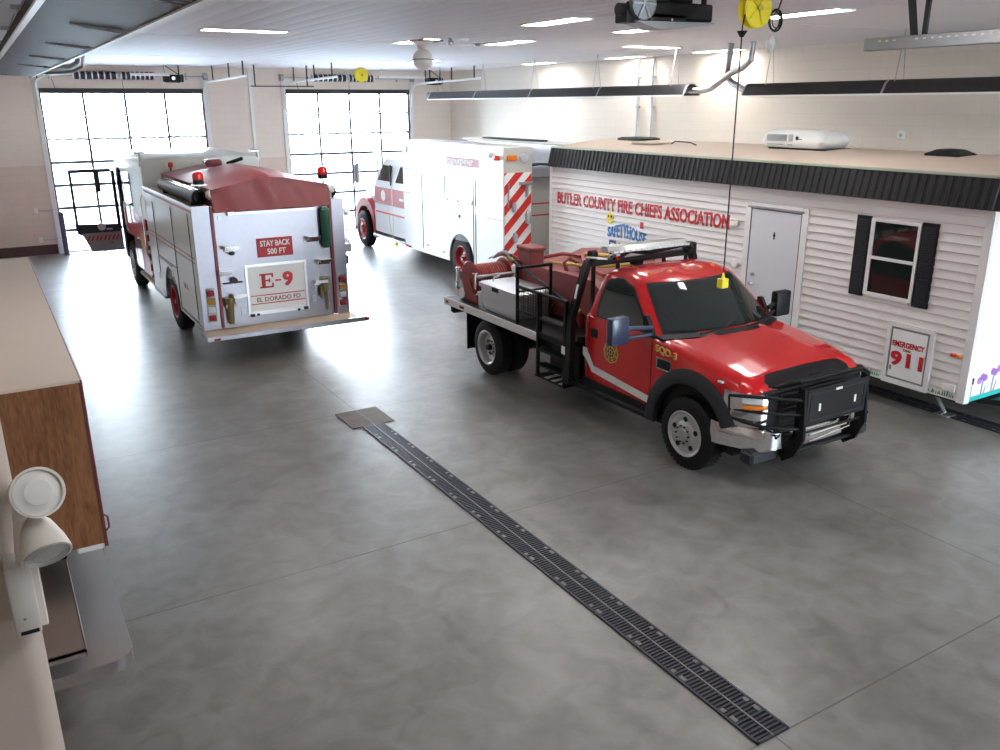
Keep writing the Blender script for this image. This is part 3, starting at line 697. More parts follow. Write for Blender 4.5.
# ================================================================ wheels
def wheel(parent, c, side, R, W, rim_m, rimR=.26, dual=False, deep=.0):
    """side -1: outer face towards -X"""
    s = side; tm = MB()
    prof = [(rimR, -W/2), (R*.80, -W/2-.004), (R*.95, -W/2+.02), (R, -W/2+.05), (R, W/2-.05), (R*.95, W/2-.02), (R*.80, W/2+.004), (rimR, W/2)]
    tm.lathe(prof, c, 'X', 44)
    for k in range(44):
        a = 2*PI*k/44; y = c[1]+R*math.cos(a); z = c[2]+R*math.sin(a)
        M = Matrix.Translation((c[0], y, z)) @ Matrix.Rotation(a, 4, 'X')
        tm.box(-W*.36, W*.36, -.006, .004, -.014, .014, 0, M)
    t = tm.build('wheel', RUBBER, parent)
    o = c[0]+s*W/2
    f = MB(); dsh = .03+deep
    f.lathe([(rimR+.012, s*.004), (rimR, s*.01), (rimR-.03, -s*.01), (rimR-.045, -s*dsh*.8), (rimR*.60, -s*dsh), (rimR*.45, -s*(dsh-.03)), (.07, -s*(dsh-.035)), (.07, -s*(dsh-.05)), (.0, -s*(dsh-.05))], (o, c[1], c[2]), 'X', 36)
    rim = f.build('rim', rim_m, t)
    hh = MB()
    for k in range(5):
        a = 2*PI*k/5+.3; y = c[1]+rimR*.68*math.cos(a); z = c[2]+rimR*.68*math.sin(a)
        hh.cyl((o-s*(dsh+.01), y, z), (o-s*(dsh-.009), y, z), .032, seg=12)
    hh.build('hand_hole', BLACK, t)
    hb = MB()
    hb.cyl((o-s*dsh, c[1], c[2]), (o+s*(.0-.01), c[1], c[2]), .055, .045, 16)
    for k in range(10):
        a = 2*PI*k/10; hb.cyl((o-s*(dsh-.02), c[1]+.10*math.cos(a), c[2]+.10*math.sin(a)), (o-s*(dsh-.055), c[1]+.10*math.cos(a), c[2]+.10*math.sin(a)), .011, seg=6)
    hb.build('hub', DGREY if rim_m is RIMW else MAR, t)
    if dual:
        c2 = (c[0]-s*(W+.06), c[1], c[2]); MB().lathe(prof, c2, 'X', 40).build('wheel', RUBBER, parent)
    return t

# ================================================================ SQUAD TRUCK
XC = 7.45
T = empty('squad_truck', (XC, 8.6, 0), 'red flatbed fire squad truck with black grille guard, marked SQD-3', 'truck')
def lerp(a, b, t): return a+(b-a)*t
def interp(tab, y):
    if y <= tab[0][0]: return tab[0][1]
    for (a, b), (c, d) in zip(tab, tab[1:]):
        if y <= c: return b+(d-b)*(y-a)/(c-a)
    return tab[-1][1]
W_ = [(5.72, .80), (5.80, .90), (5.95, .955), (6.2, .985), (6.6, .99), (8.6, .99)]
ZS = [(5.72, 1.0), (5.78, 1.08), (5.95, 1.14), (6.4, 1.22), (7.0, 1.33), (7.2, 1.37), (8.6, 1.39)]
ZT = [(5.72, 1.08), (5.77, 1.16), (5.9, 1.24), (6.2, 1.31), (6.7, 1.385), (7.0, 1.415), (7.3, 1.42), (8.6, 1.42)]
YFW, YRW = 6.56, 10.84
def zb(y):
    r_ = .60; d = abs(y-YFW)
    low = .72 if y < YFW else .50
    if d < r_: return max(low, .42+math.sqrt(r_*r_-d*d))
    return low
ys = [5.72, 5.74, 5.78, 5.83, 5.88]+[5.9+.045*k for k in range(30)]+[7.3, 7.8, 8.3, 8.52, 8.58]
rings = []
for y in ys:
    w, s, t, b = interp(W_, y), interp(ZS, y), interp(ZT, y), zb(y)
    if y > 8.5: w -= .03*(y-8.5)/.08
    b = min(b, s-.02)
    md = max(b+.005, min(.80, s-.06)); m2 = max(md+.005, s-.10)
    half = [(w-.02, b), (w, lerp(b, md, .5)), (w+.004, md), (w, m2), (w-.015, s), (w-.07, lerp(s, t, .55)), (w-.18, lerp(s, t, .82)), (w*.62, t-.005), (w*.55, t+.012), (w*.40, t+.030), (w*.33, t+.022), (0, t+.03)]
    rings.append([(XC-a, y, z) for a, z in half]+[(XC+a, y, z) for a, z in half[-2::-1]])
MB().loft(rings).build('body', RED, T, smooth_angle=38)
# greenhouse
GZ = [(1.36, 6.90, 8.58, .975, .30), (1.44, 6.98, 8.575, .965, .29), (1.60, 7.17, 8.55, .91, .26), (1.78, 7.40, 8.52, .845, .22), (1.90, 7.56, 8.49, .79, .19), (1.945, 7.63, 8.47, .765, .18), (1.985, 7.72, 8.43, .71, .16), (2.015, 7.84, 8.36, .62, .13), (2.035, 8.0, 8.25, .48, .08), (2.04, 8.06, 8.2, .2, .02)]
def G(z):
    return [interp([(g[0], g[k]) for g in GZ], z) for k in range(1, 5)]
def gring(z, off=0):
    yf, yb, w, bow = G(z); w += off; pts = []
    for k in range(-6, 7):
        u = k/6; pts.append((XC+u*w*(1 if abs(u) < 1 else .985), yf-off+bow*abs(u)**2.2, z))
    n = 6
    for k in range(1, n): pts.append((XC+w, lerp(yf+bow, yb, k/n), z))
    for k in range(0, 9): u = 1-k/4; pts.append((XC+u*w*(.97 if abs(u) == 1 else 1), yb+off-.05*abs(u)**3, z))
    for k in range(n-1, 0, -1): pts.append((XC-w, lerp(yf+bow, yb, k/n), z))
    return pts
MB().loft([gring(g[0]) for g in GZ]).build('cab_roof', RED, T, smooth_angle=50)
def gpatch_front(z0, z1, u0, u1, off, nz=10, nu=14):
    m = MB(); R_ = []
    for i in range(nz+1):
        z = lerp(z0, z1, i/nz); yf, yb, w, bow = G(z)
        R_.append([(XC+lerp(u0, u1, k/nu)*w, yf+bow*abs(lerp(u0, u1, k/nu))**2.2-off, z+off*.5) for k in range(nu+1)])
    return m.loft(R_, closed=False)
gpatch_front(1.415, 1.925, -.91, .91, .004).build('windshield_seal', BLACKS, T)
gpatch_front(1.45, 1.905, -.875, .875, .010).build('windshield', GLASSD, T)
def side_patch(s, poly, off, nz=8):
    """poly: (z, yfront, yback) rows"""
    m = MB(); R_ = []
    for i in range(nz+1):
        z = lerp(poly[0][0], poly[-1][0], i/nz); ya = interp([(p[0], p[1]) for p in poly], z); yb_ = interp([(p[0], p[2]) for p in poly], z)
        w = G(z)[2]+off
        R_.append([(XC+s*w, lerp(ya, yb_, k/6), z) for k in range(7)])
    return m.loft(R_, closed=False)
for s in (-1, 1):
    side_patch(s, [(1.41, 7.28, 8.34), (1.50, 7.40, 8.36), (1.70, 7.62, 8.37), (1.86, 7.80, 8.35), (1.915, 7.95, 8.28), (1.93, 8.03, 8.18)], .006).build('window_seal', BLACKS, T)
    side_patch(s, [(1.43, 7.34, 8.30), (1.52, 7.45, 8.325), (1.70, 7.66, 8.335), (1.85, 7.84, 8.30), (1.90, 7.98, 8.23), (1.912, 8.05, 8.15)], .011).build('side_window', GLASSD, T)
    # door shut lines and handle
    d = MB(); xs = XC+s*.9945
    d.box(xs-.003, xs+.003, 7.238, 7.246, .56, 1.38).box(xs-.003, xs+.003, 8.46, 8.468, .56, 1.39).box(xs-.003, xs+.003, 7.24, 8.465, .553, .560)
    d.build('door_gap', BLACK, T)
    MB().box(XC+s*.985, XC+s*1.005, 8.28, 8.42, 1.14, 1.25, .012).box(XC+s*.99, XC+s*1.022, 8.31, 8.39, 1.17, 1.19, .005).build('door_handle', BLACKS, T)
    # reflective stripe with a kink at the rear
    xs = XC+s*1.0
    MB().prism([(8.57, .965), (8.50, .965), (8.34, .76), (7.235, .665), (7.235, .575), (8.37, .675), (8.47, .79), (8.57, .865)], 'X', xs-.004, xs+.004).build('reflective_stripe', STRIPE, T)
    # fender flare
    ar = MB(); R2 = []
    for k in range(25):
        a = lerp(.42, PI+.04, k/24)
        ca, sa = math.cos(a), math.sin(a)
        ci = (YFW-.58*ca*.98, .42+.58*sa); co = (YFW-.74*ca, .42+.75*sa)
        f = lambda p, x: (XC+s*x, p[0], p[1])
        mid = ((ci[0]+co[0])/2, (ci[1]+co[1])/2)
        R2.append([f(ci, .93), f(ci, 1.03), f(mid, 1.048), f(co, 1.0), f(co, .93)])
    ar.loft(R2, closed=True, caps=True).build('fender_flare', DGREY, T, smooth_angle=60)
    MB().box(XC+s*.55, XC+s*.92, YFW-.62, YFW+.62, .35, 1.10).build('wheel_well', BLACK, T)
    MB().box(XC+s*.80, XC+s*1.0, 7.15, 8.75, .36, .44, .02).build('running_board', BLACKS, T)
    MB().box(XC+s*.93, XC+s*.975, 7.1, 8.6, .42, .56).build('rocker', BLACKS, T)
    # vent badge & turn lamp
    MB().box(xs-.008, xs+.006, 6.90, 7.13, 1.06, 1.18, .01).build('fender_vent', BLACKS, T)
    fr = MB().prism([(6.885, 1.05), (7.14, 1.05), (7.15, 1.195), (6.89, 1.185)], 'X', xs-.006, xs+.003); fr.build('vent_surround', CHROME, T)
    MB().box(XC+s*.965, XC+s*1.0, 6.10, 6.17, 1.145, 1.165, .004).build('marker_lamp', CLEARL, T)
    # mirrors on twin arms
    mx = XC+s*(1.47 if s < 0 else 1.22)
    mir = MB().box(mx-.13, mx+.13, 7.24, 7.36, 1.36, 1.69, .028, seg=2).build('mirror', BLUEG if s < 0 else BLACKS, T)
    MB().box(mx-.11, mx+.11, 7.35, 7.365, 1.36, 1.64, .01).build('mirror_glass', GLASSD, mir)
    MB().tube([(XC+s*.97, 7.28, 1.50), (mx-s*.1, 7.30, 1.54)], .028, 8).tube([(XC+s*.97, 7.28, 1.42), (mx-s*.1, 7.30, 1.42)], .025, 8).build('mirror_arm', BLUEG if s < 0 else BLACKS, mir)
    MB().prism([(7.22, 1.38), (7.42, 1.38), (7.44, 1.62), (7.38, 1.62)], 'X', XC+s*.93, XC+s*.985).build('mirror_sail', BLACKS, T)
    wheel(T, (XC+s*.93, YFW, .425), s, .425, .24, RIMW, deep=-.02)
    wheel(T, (XC+s*1.03, YRW, .425), s, .425, .24, RIMW, dual=True, deep=.09)
# mark, emblem and number on the passenger side
xs = XC-1.0
letters('lettering', 'SQD-3', GOLD, T, (xs+.002, 7.17, 1.235), .36, .10, '-X', bold=.02, depth=.006, rise=-.03)
em = MB()
def disc(mb_, y, z, R, x, th, seg=20): mb_.cyl((x, y, z), (x-th, y, z), R, seg=seg)
disc(em, 7.99, 1.03, .145, xs+.003, .006, 8); em_o = em.build('emblem', GOLD, T)
q = MB(); disc(q, 7.99, 1.03, .13, xs-.001, .004, 8); q.build('emblem_field', DARKV, em_o)
q = MB()
for k in range(8):
    a = PI/8+k*PI/4; q.tube([(xs-.006, 7.99+.05*math.cos(a), 1.03+.05*math.sin(a)), (xs-.006, 7.99+.13*math.cos(a), 1.03+.13*math.sin(a))], .006, 4)
q.tube([(xs-.006, 7.99+.075*math.cos(a), 1.03+.075*math.sin(a)) for a in [2*PI*k/16 for k in range(16)]], .006, 4, closed=True)
q.tube([(xs-.006, 7.99+.105*math.cos(a), 1.03+.105*math.sin(a)) for a in [2*PI*k/16 for k in range(16)]], .004, 4, closed=True)
q.tube([(xs-.006, 7.99+.03*math.cos(a), 1.03+.03*math.sin(a)) for a in [2*PI*k/8 for k in range(8)]], .007, 4, closed=True)
q.build('emblem_scroll', GOLD, em_o)
# front end
MB().box(XC-.80, XC+.80, 5.69, 5.76, .70, 1.11, .02).build('grille', BLACKS, T)
MB().box(XC-.56, XC+.56, 5.675, 5.70, 1.03, 1.06, .006).box(XC-.56, XC+.56, 5.675, 5.70, .80, .825, .006).build('grille_bar', DGREY, T)
g = MB()
for k in range(5): g.box(XC-.57, XC+.57, 5.682, 5.70, .80+.058*k, .835+.058*k, .004)
g.build('grille_slot', BLACK, T)
for s in (-1, 1):
    h = MB(); R_ = []
    for (dx, y0_, y1_) in ((.74, 5.70, 5.76), (.80, 5.71, 5.76), (.85, 5.735, 5.80), (.91, 5.79, 5.92), (.958, 5.86, 6.02), (.995, 5.96, 6.06)):
        R_.append([(XC+s*dx, y0_-.02, .735), (XC+s*dx, y0_-.025, .95), (XC+s*dx, y0_, 1.10), (XC+s*dx, y1_, 1.10), (XC+s*dx, y1_, .735)])
    hl_ = h.loft(R_, smooth=False).build('headlight', CHROME, T, smooth_angle=20)
    R1 = []; R3 = []
    for (dx, y0_) in ((.75, 5.70), (.80, 5.71), (.85, 5.735), (.91, 5.79), (.958, 5.86)):
        R1.append([(XC+s*(dx+.003), y0_-.032, .935), (XC+s*(dx+.003), y0_-.030, .98)]); R3.append([(XC+s*(dx+.003), y0_-.028, 1.0), (XC+s*(dx+.003), y0_-.008, 1.095)])
    MB().loft(R1, closed=False).build('turn_lens', AMB, hl_); MB().loft(R3, closed=False).build('lamp_lens', CLEARL, hl_)
# bug deflector across the hood nose
R_ = []
for k in range(-8, 9):
    u = k/8; x = XC+u*.80; y = 5.72+.13*abs(u)**3
    dz = -.075*abs(u)**2.5
    R_.append([(x, y-.015, 1.115+dz*.6), (x, y-.03, 1.17+dz*.8), (x, y+.02, 1.225+dz), (x, y+.13, 1.272+dz*1.1), (x, y+.14, 1.258+dz*1.1), (x, y+.04, 1.19+dz), (x, y+.02, 1.12+dz)])
MB().loft(R_).build('bug_deflector', BLACKS, T)
letters('deflector_mark', 'FORD', DGREY, T, (XC-.10, 5.695, 1.19), .2, .03, '-Y', bold=.02, depth=.003)
# bumper (swept ends)
R_ = []
for k in range(-10, 11):
    u = k/10; x = XC+u*1.03; y = 5.54+.09*abs(u)**2+(.44*max(0, abs(u)-.78)/.22 if abs(u) > .78 else 0)
    R_.append([(x, y+.02, .47), (x, y-.01, .50), (x, y-.015, .69), (x, y+.02, .72), (x, y+.12, .72), (x, y+.12, .47)])
MB().loft(R_).build('bumper', CHROME, T, smooth_angle=40)
MB().box(XC-.93, XC-.5, 5.66, 5.85, .32, .47, .03).box(XC-.5, XC+.93, 5.62, 5.80, .34, .47, .03).build('air_dam', DGREY, T)
MB().box(XC-.60, XC-.40, 5.52, 5.56, .60, .66).build('bumper_slot', BLACK, T)
# grille guard
gg = MB(); gx = .50
for s in (-1, 1):
    x = XC+s*gx
    gg.prism([(5.20, .62), (5.24, 1.16), (5.32, 1.18), (5.34, .62), (5.50, .36), (5.44, .30), (5.30, .40)], 'X', x-.018, x+.018)
    gg.tube([(x, 5.27, 1.04), (x+s*.18, 5.36, 1.06), (x+s*.34, 5.48, 1.07), (x+s*.45, 5.64, 1.06), (x+s*.49, 5.82, 1.03)], .02, 8)
    gg.tube([(x, 5.27, .88), (x+s*.18, 5.36, .89), (x+s*.34, 5.48, .90), (x+s*.45, 5.64, .90), (x+s*.49, 5.82, .88)], .016, 8)
    gg.tube([(x, 5.27, .72), (x+s*.18, 5.36, .73), (x+s*.34, 5.47, .75), (x+s*.46, 5.64, .78), (x+s*.49, 5.82, .80)], .02, 8)
    gg.tube([(x+s*.49, 5.80, .80), (x+s*.49, 5.82, 1.03)], .016, 8)
    gg.tube([(x, 5.47, .64), (x+s*.25, 5.36, .64)], .014, 8)
for z, y in ((1.22, 5.34), (.42, 5.37), (.66, 5.27)): gg.tube([(XC-gx, y, z), (XC+gx, y, z)], .022 if z != .66 else .014, 8)
gg.tube([(XC-gx-.14, 5.50, 1.14), (XC-gx-.06, 5.40, 1.21), (XC-gx, 5.34, 1.22)], .022, 8).tube([(XC+gx+.14, 5.50, 1.14), (XC+gx+.06, 5.40, 1.21), (XC+gx, 5.34, 1.22)], .022, 8)
gg.v = [(x, y+.17, z+.02) for x, y, z in gg.v]
gg = gg.build('grille_guard', BLACK, T)
pm = MB().box(XC-gx+.02, XC+gx-.02, 5.395, 5.415, .78, 1.17, .008)
pl_ = pm.build('guard_plate', BLACKS, gg)
m_ = MB(); pts = []
for (cx, cz, a0) in ((.38, 1.06, 0), (-.38, 1.06, PI/2), (-.38, .85, PI), (.38, .85, 3*PI/2)):
    for k in range(5): a = a0+PI/2*k/4; pts.append((XC+cx+.05*math.cos(a), 5.392, cz+.02+.04*math.sin(a)))
m_.tube(pts, .006, 5, closed=True); m_.build('raised_rim', DGREY, pl_)
MB().box(XC-.30, XC-.27, 5.386, 5.396, .92, 1.0).box(XC+.27, XC+.30, 5.386, 5.396, .92, 1.0).box(XC-.05, XC+.05, 5.386, 5.396, 1.11, 1.135).build('white_tag', STRIPE, pl_)
MB().tube([(XC-.3, 5.47, .62), (XC+.3, 5.47, .64), (XC+.36, 5.47, .74), (XC+.36, 5.47, .60), (XC-.3, 5.47, .55)], .010, 6).build('winch_frame', CHROME, T)
# cowl, wipers
R_ = []
for k in range(-10, 11):
    u = k/10; w = .955; y = 6.90+.30*abs(u)**2.2
    R_.append([(XC+u*w, y-.10, 1.424-.03*abs(u)**3), (XC+u*w, y+.02, 1.448-.03*abs(u)**3), (XC+u*w, y+.06, 1.38), (XC+u*w, y-.08, 1.36)])
MB().loft(R_).build('cowl', BLACKS, T)
MB().tube([(XC-.60, 6.86, 1.465), (XC-.2, 6.88, 1.48), (XC+.02, 6.95, 1.52)], .011, 6).tube([(XC+.15, 6.84, 1.465), (XC+.55, 6.92, 1.48), (XC+.80, 7.03, 1.53)], .011, 6).build('wiper', BLACK, T)
for u in (-.80, -.38, 0, .38, .80):
    MB().lathe([(.035, 0), (.03, .015), (.015, .026), (0, .028)], (XC+u*.66, 7.80+.12*abs(u)**2, 2.012-.028*abs(u)), 'Z', 12).build('clearance_lamp', AMB, T)
# body detail on hood
MB().box(XC+.30, XC+.40, 6.45, 6.46, 1.395, 1.40).build('washer_jet', BLACK, T)
# flatbed
bd = MB().box(6.30, 8.60, 8.75, 12.16, .92, .985, .006).build('flatbed', BLACK, T)
MB().box(6.275, 6.298, 9.42, 12.16, .865, .985, .004).box(8.602, 8.625, 8.75, 12.16, .865, .985, .004).box(6.275, 8.625, 12.162, 12.18, .865, .985, .004).build('bed_rail', STRIPE, T)
MB().box(6.268, 6.276, 12.02, 12.10, .90, .94).box(6.268, 6.276, 11.50, 11.64, .90, .94).build('marker_lamp', REDD, T)
MB().box(6.85, 7.0, 5.8, 12.1, .55, .75).box(7.9, 8.05, 5.8, 12.1, .55, .75).box(6.5, 8.4, 10.65, 10.89, .33, .49, .05).box(6.9, 8.0, 7.6, 9.0, .5, .75).build('chassis', BLACK, T)
MB().box(6.32, 6.60, 11.48, 11.50, .25, .86).box(8.30, 8.58, 11.48, 11.50, .25, .86).build('mud_flap', BLACKS, T)
MB().box(6.35, 8.55, 12.0, 12.12, .72, .86, .03).build('rear_bumper', BLACK, T)
# ladder bay between bed and cab
ld = MB()
ld.box(6.27, 6.31, 9.38, 9.42, .36, 1.56).box(6.27, 6.31, 8.74, 8.78, .36, 1.56)
for z in (.52, .74, .98, 1.18): ld.box(6.28, 6.42, 8.76, 9.40, z, z+.03)
ld.box(6.28, 6.56, 8.76, 9.46, .355, .375).box(6.54, 6.56, 8.76, 9.46, .36, .95)
ld.box(6.60, 6.64, 8.76, 9.46, .42, .93)  # black backing sheet added to darken the bay's inside like shade
ld.build('ladder_bay', BLACK, T)
MB().box(6.31, 6.53, 8.80, 9.42, .3751, .379).build('step_plate', BLACKS, T)
q = MB()
for k in range(3): q.obox((6.41, 8.88+.17*k, .383), (.23, .075, .006), (0, 0, .1))
q.build('step_stripe', STRIPE, T)
MB().box(6.262, 6.272, 8.73, 8.80, .84, .95).build('white_tag', STRIPE, T)
# railing
rl = MB(); T_ = .022
def bar(a, b, t=.02): 
    a, b = Vector(a), Vector(b); rl.box(min(a.x, b.x)-t, max(a.x, b.x)+t, min(a.y, b.y)-t, max(a.y, b.y)+t, min(a.z, b.z)-t, max(a.z, b.z)+t, .004)
bar((6.31, 9.97, .985), (6.31, 9.97, 1.80)); bar((6.88, 9.97, .985), (6.88, 9.97, 1.80)); bar((6.31, 9.97, 1.80), (6.88, 9.97, 1.80)); bar((6.31, 9.97, 1.46), (6.88, 9.97, 1.46), .014); 
bar((6.31, 9.97, 1.54), (6.31, 8.76, 1.54)); bar((6.31, 9.38, 1.54), (6.31, 9.38, .95)); bar((6.31, 9.97, 1.20), (6.31, 9.40, 1.20), .012); bar((6.31, 8.76, 1.20), (6.31, 9.38, 1.20), .012); bar((6.31, 8.76, 1.54), (6.31, 8.76, .95))
rl.build('safety_rail', BLACK, T)
q = MB()
for k in range(14): q.box(6.306, 6.310, 9.42+.04*k, 9.424+.04*k, .99, 1.52)
for k in range(13): q.box(6.306, 6.310, 9.40, 9.96, 1.0+.04*k, 1.004+.04*k)
for k in range(13): q.box(6.33+.042*k, 6.334+.042*k, 9.97, 9.974, .99, 1.44)
q.build('wire_mesh', DGREY, T)
# headache rack
hr = MB()
for s in (-1, 1):
    hr.loft([[(XC+s*(a)+dx, y+dy, z) for dx, dy in ((-.04, -.05), (.04, -.05), (.04, .05), (-.04, .05))] for a, y, z in ((1.15, 8.68, .45), (1.12, 8.68, 1.35), (.92, 8.66, 2.0), (.88, 8.66, 2.08))], smooth=False)
hr.box(XC-.90, XC+.90, 8.61, 8.71, 2.0, 2.09, .01).box(XC-1.0, XC+1.0, 8.62, 8.70, 1.0, 1.08)
for k in range(5): hr.box(XC-.8+.4*k-.02, XC-.8+.4*k+.02, 8.64, 8.68, 1.05, 2.06)
hr.build('headache_rack', BLACK, T)
MB().tube([(6.32, 8.60, 1.62), (6.34, 8.60, 1.72), (6.36, 8.60, 1.80)], .014, 6).build('grab_clip', CLEARL, T)
MB().obox((XC-.80, 8.60, 2.11), (.20, .20, .015), (0, .15, .2)).build('white_tape', STRIPE, T)
lb = MB().tube([(XC-.60, 8.42, 2.115), (XC-.4, 8.42, 2.195), (XC-.1, 8.42, 2.145), (XC+.2, 8.42, 2.165), (XC+.6, 8.42, 2.195), (XC+.75, 8.50, 2.145), (XC+.8, 8.62, 2.065)], .028, 8).box(XC-.62, XC-.1, 8.38, 8.50, 2.085, 2.125, .01).box(XC+.72, XC+.88, 8.52, 8.68, 2.045, 2.185, .02).build('light_bar_mount', BLACK, T)
R_ = []
for k in range(0, 17):
    u = -1+k/8; x = XC-.17+u*.66; hw = .13*(1-.5*abs(u)**8)
    R_.append([(x, 8.40-hw, 2.215), (x, 8.40-hw-.01, 2.245), (x, 8.40-hw*.7, 2.290), (x, 8.40+hw*.7, 2.290), (x, 8.40+hw+.01, 2.245), (x, 8.40+hw, 2.215)])
lbo = MB().loft(R_).build('light_bar', mat('smoked_clear_dome', (.50, .50, .47), .2, coat=.5), T)
q = MB()
for k in range(14): x = XC-.80+k*.092; q.box(x, x+.075, 8.255, 8.27, 2.217, 2.247)
q.build('light_module', CLEARL, lbo)
MB().lathe([(.07, -.06), (.075, 0), (.05, .03), (0, .04)], (XC-.62, 8.42, 2.165), 'X', 18).build('work_lamp', CHROME, T)
MB().lathe([(0, -.05), (.055, -.05), (.06, .04), (0, .05)], (XC-.75, 8.75, 2.135), 'X', 16).build('hose_coupling', BLACKS, T)

# things carried on the bed
B0 = .985
r = empty('toolbox', (6.75, 10.6, B0), 'aluminium toolbox with a black latch on the squad truck bed', 'toolbox')
MB().loft([[(x, y, z) for x, y in ((6.40, a), (6.98, a), (6.98, b), (6.40, b))] for a, b, z in ((10.15, 11.05, B0+.002), (10.05, 11.15, B0+.18), (10.05, 11.15, B0+.34))], smooth=False).build('body', ALUP, r)
MB().loft([[(x, y, z) for x, y in ((c, a), (d, a), (d, b), (c, b))] for a, b, c, d, z in ((10.02, 11.18, 6.37, 7.0, B0+.345), (10.02, 11.18, 6.37, 7.0, B0+.40), (10.05, 11.15, 6.41, 6.97, B0+.425))], smooth=False).build('lid', ALUP, r)
MB().box(6.362, 6.382, 10.60, 10.78, B0+.33, B0+.395, .004).build('latch', BLACK, r)
MB().tube([(6.52, 11.0, B0+.42), (6.55, 11.02, B0+.48), (6.65, 11.02, B0+.50)], .015, 6).build('strap', STRIPE, r)

r = empty('hose_reel', (6.75, 11.7, B0), 'red hose reel with chrome rollers at the back of the squad truck bed', 'hose reel')
cy, cz = 11.68, B0+.36
for x in (6.50, 7.12):
    MB().lathe([(.05, -.012), (.27, -.012), (.285, 0), (.27, .012), (.05, .012)], (x, cy, cz), 'X', 34).build('flange', POLYD, r)
MB().cyl((6.5, cy, cz), (7.12, cy, cz), .12, seg=20).build('core', POLYD, r)
q = MB()
for k in range(13): 
    x = 6.53+k*.045
    q.tube([(x, cy+.20*math.cos(a), cz+.20*math.sin(a)) for a in [2*PI*j/20 for j in range(20)]], .022, 7, closed=True)
q.build('wound_hose', HOSE, r)
MB().box(6.46, 6.50, 11.42, 11.94, B0+.002, B0+.14, .01).box(7.12, 7.16, 11.42, 11.94, B0+.002, B0+.14, .01).prism([(11.50, B0+.1), (11.86, B0+.1), (11.72, cz), (11.64, cz)], 'X', 6.462, 6.485).prism([(11.50, B0+.1), (11.86, B0+.1), (11.72, cz), (11.64, cz)], 'X', 7.135, 7.155).build('cradle', POLYD, r)
MB().tube([(6.44, 11.42, cz+.06), (7.15, 11.42, cz+.06)], .035, 10).build('roller', GALV, r)
for y in (11.42, 11.98):
    MB().cyl((6.44, y, cz-.12), (6.44, y, cz+.12), .026, seg=10).lathe([(0, 0), (.045, 0), (.045, .02), (0, .03)], (6.44, y, cz+.12), 'Z', 12).build('guide_post', CHROME, r)
MB().lathe([(0, -.015), (.085, -.015), (.09, .01), (.07, .015), (0, .01)], (6.40, 11.80, B0+.11), 'X', 20).build('gauge', CREAM, r)
MB().tube([(6.42, 11.98, cz-.1), (6.38, 11.9, B0+.2), (6.42, 11.80, B0+.15)], .022, 8).build('valve_pipe', GREEN, r)

r = empty('water_tank', (7.7, 10.2, B0), 'faded red poly water tank with a filler tower on the squad truck bed', 'water tank')
MB().box(7.06, 8.52, 8.98, 11.25, B0+.002, 1.66, .04, seg=2).prism([(8.9, 1.2), (10.1, 1.2), (10.1, 1.66), (9.95, 1.70), (9.1, 1.70), (8.9, 1.60)], 'X', 6.95, 7.07).build('tank_body', POLY, r)
MB().prism([(7.3, 1.64), (8.5, 1.64), (8.45, 1.82), (7.9, 1.86), (7.55, 1.76)], 'Y', 9.0, 10.6).build('tank_hump', POLY, r)
MB().box(7.02, 7.28, 10.72, 11.08, 1.64, 1.86, .02).build('filler_tower', POLY, r)
MB().box(7.0, 7.30, 10.70, 11.10, 1.86, 1.92, .015).build('tower_lid', POLY, r)
MB().box(6.955, 6.975, 9.02, 9.7, 1.28, 1.60, .02).build('side_panel', POLYD, r)
MB().tube([(7.15, 9.95, 1.66), (7.12, 9.97, 1.80), (7.2, 9.97, 1.86), (7.35, 9.97, 1.78), (7.45, 9.97, 1.66)], .03, 8).build('lifting_lug', POLY, r)
r = empty('fire_hose', (7.6, 10.0, 1.9), 'yellow and red booster hoses lying over the red water tank', 'hose')
MB().tube([(7.30, 10.60, 1.69), (7.35, 10.2, 1.72), (7.32, 9.8, 1.76), (7.4, 9.4, 1.80), (7.7, 9.1, 1.86)], .025, 8).build('yellow_hose', HOSEY, r)
MB().tube([(7.55, 10.62, 1.69), (7.7, 10.2, 1.84), (7.8, 9.7, 1.865), (8.0, 9.3, 1.88), (8.1, 9.1, 1.89)], .03, 8).build('yellow_hose', HOSEY, r)
MB().tube([(7.36, 11.0, 1.69), (7.6, 10.7, 1.78), (7.62, 10.2, 1.83), (7.3, 9.7, 1.78), (7.25, 9.2, 1.72)], .028, 8).build('red_hose', HOSE, r)
MB().lathe([(0, -.07), (.05, -.07), (.055, -.02), (.07, 0), (.07, .05), (.03, .09), (0, .09)], (7.62, 8.98, 1.93), 'Y', 14).build('nozzle', BLACKS, r)
r = empty('nozzle_gun', (7.2, 11.35, 1.7), 'grey monitor nozzle at the back of the red water tank', 'nozzle')
MB().tube([(7.28, 11.4, B0), (7.28, 11.4, 1.5), (7.2, 11.4, 1.64), (7.10, 11.42, 1.69)], .035, 10).build('riser', POLYD, r)
MB().tube([(7.08, 11.42, 1.70), (7.04, 11.52, 1.73), (7.0, 11.62, 1.70), (6.96, 11.74, 1.63)], [.035, .055, .04, .02], 10).build('barrel', GALV, r)
MB().tube([(7.04, 11.5, 1.79), (6.95, 11.85, 1.60)], .010, 5).build('handle', BLACK, r)
r = empty('pike_pole', (6.93, 10.2, 1.3), 'dark pole slanting across the side of the red water tank', 'pole')
MB().tube([(6.93, 11.10, 1.68), (6.93, 9.35, 1.24)], .024, 8).build('shaft', DGREY, r)
MB().tube([(6.93, 11.22, 1.71), (6.93, 11.06, 1.67)], .036, 8).build('fitting', BRASS, r)
MB().tube([(6.93, 9.40, 1.25), (6.93, 9.28, 1.22)], .034, 8).build('fitting', BRASS, r)
MB().box(6.95, 7.05, 9.34, 9.37, B0, 1.3).box(6.95, 7.05, 11.0, 11.03, B0, 1.7).build('bracket', POLYD, r)

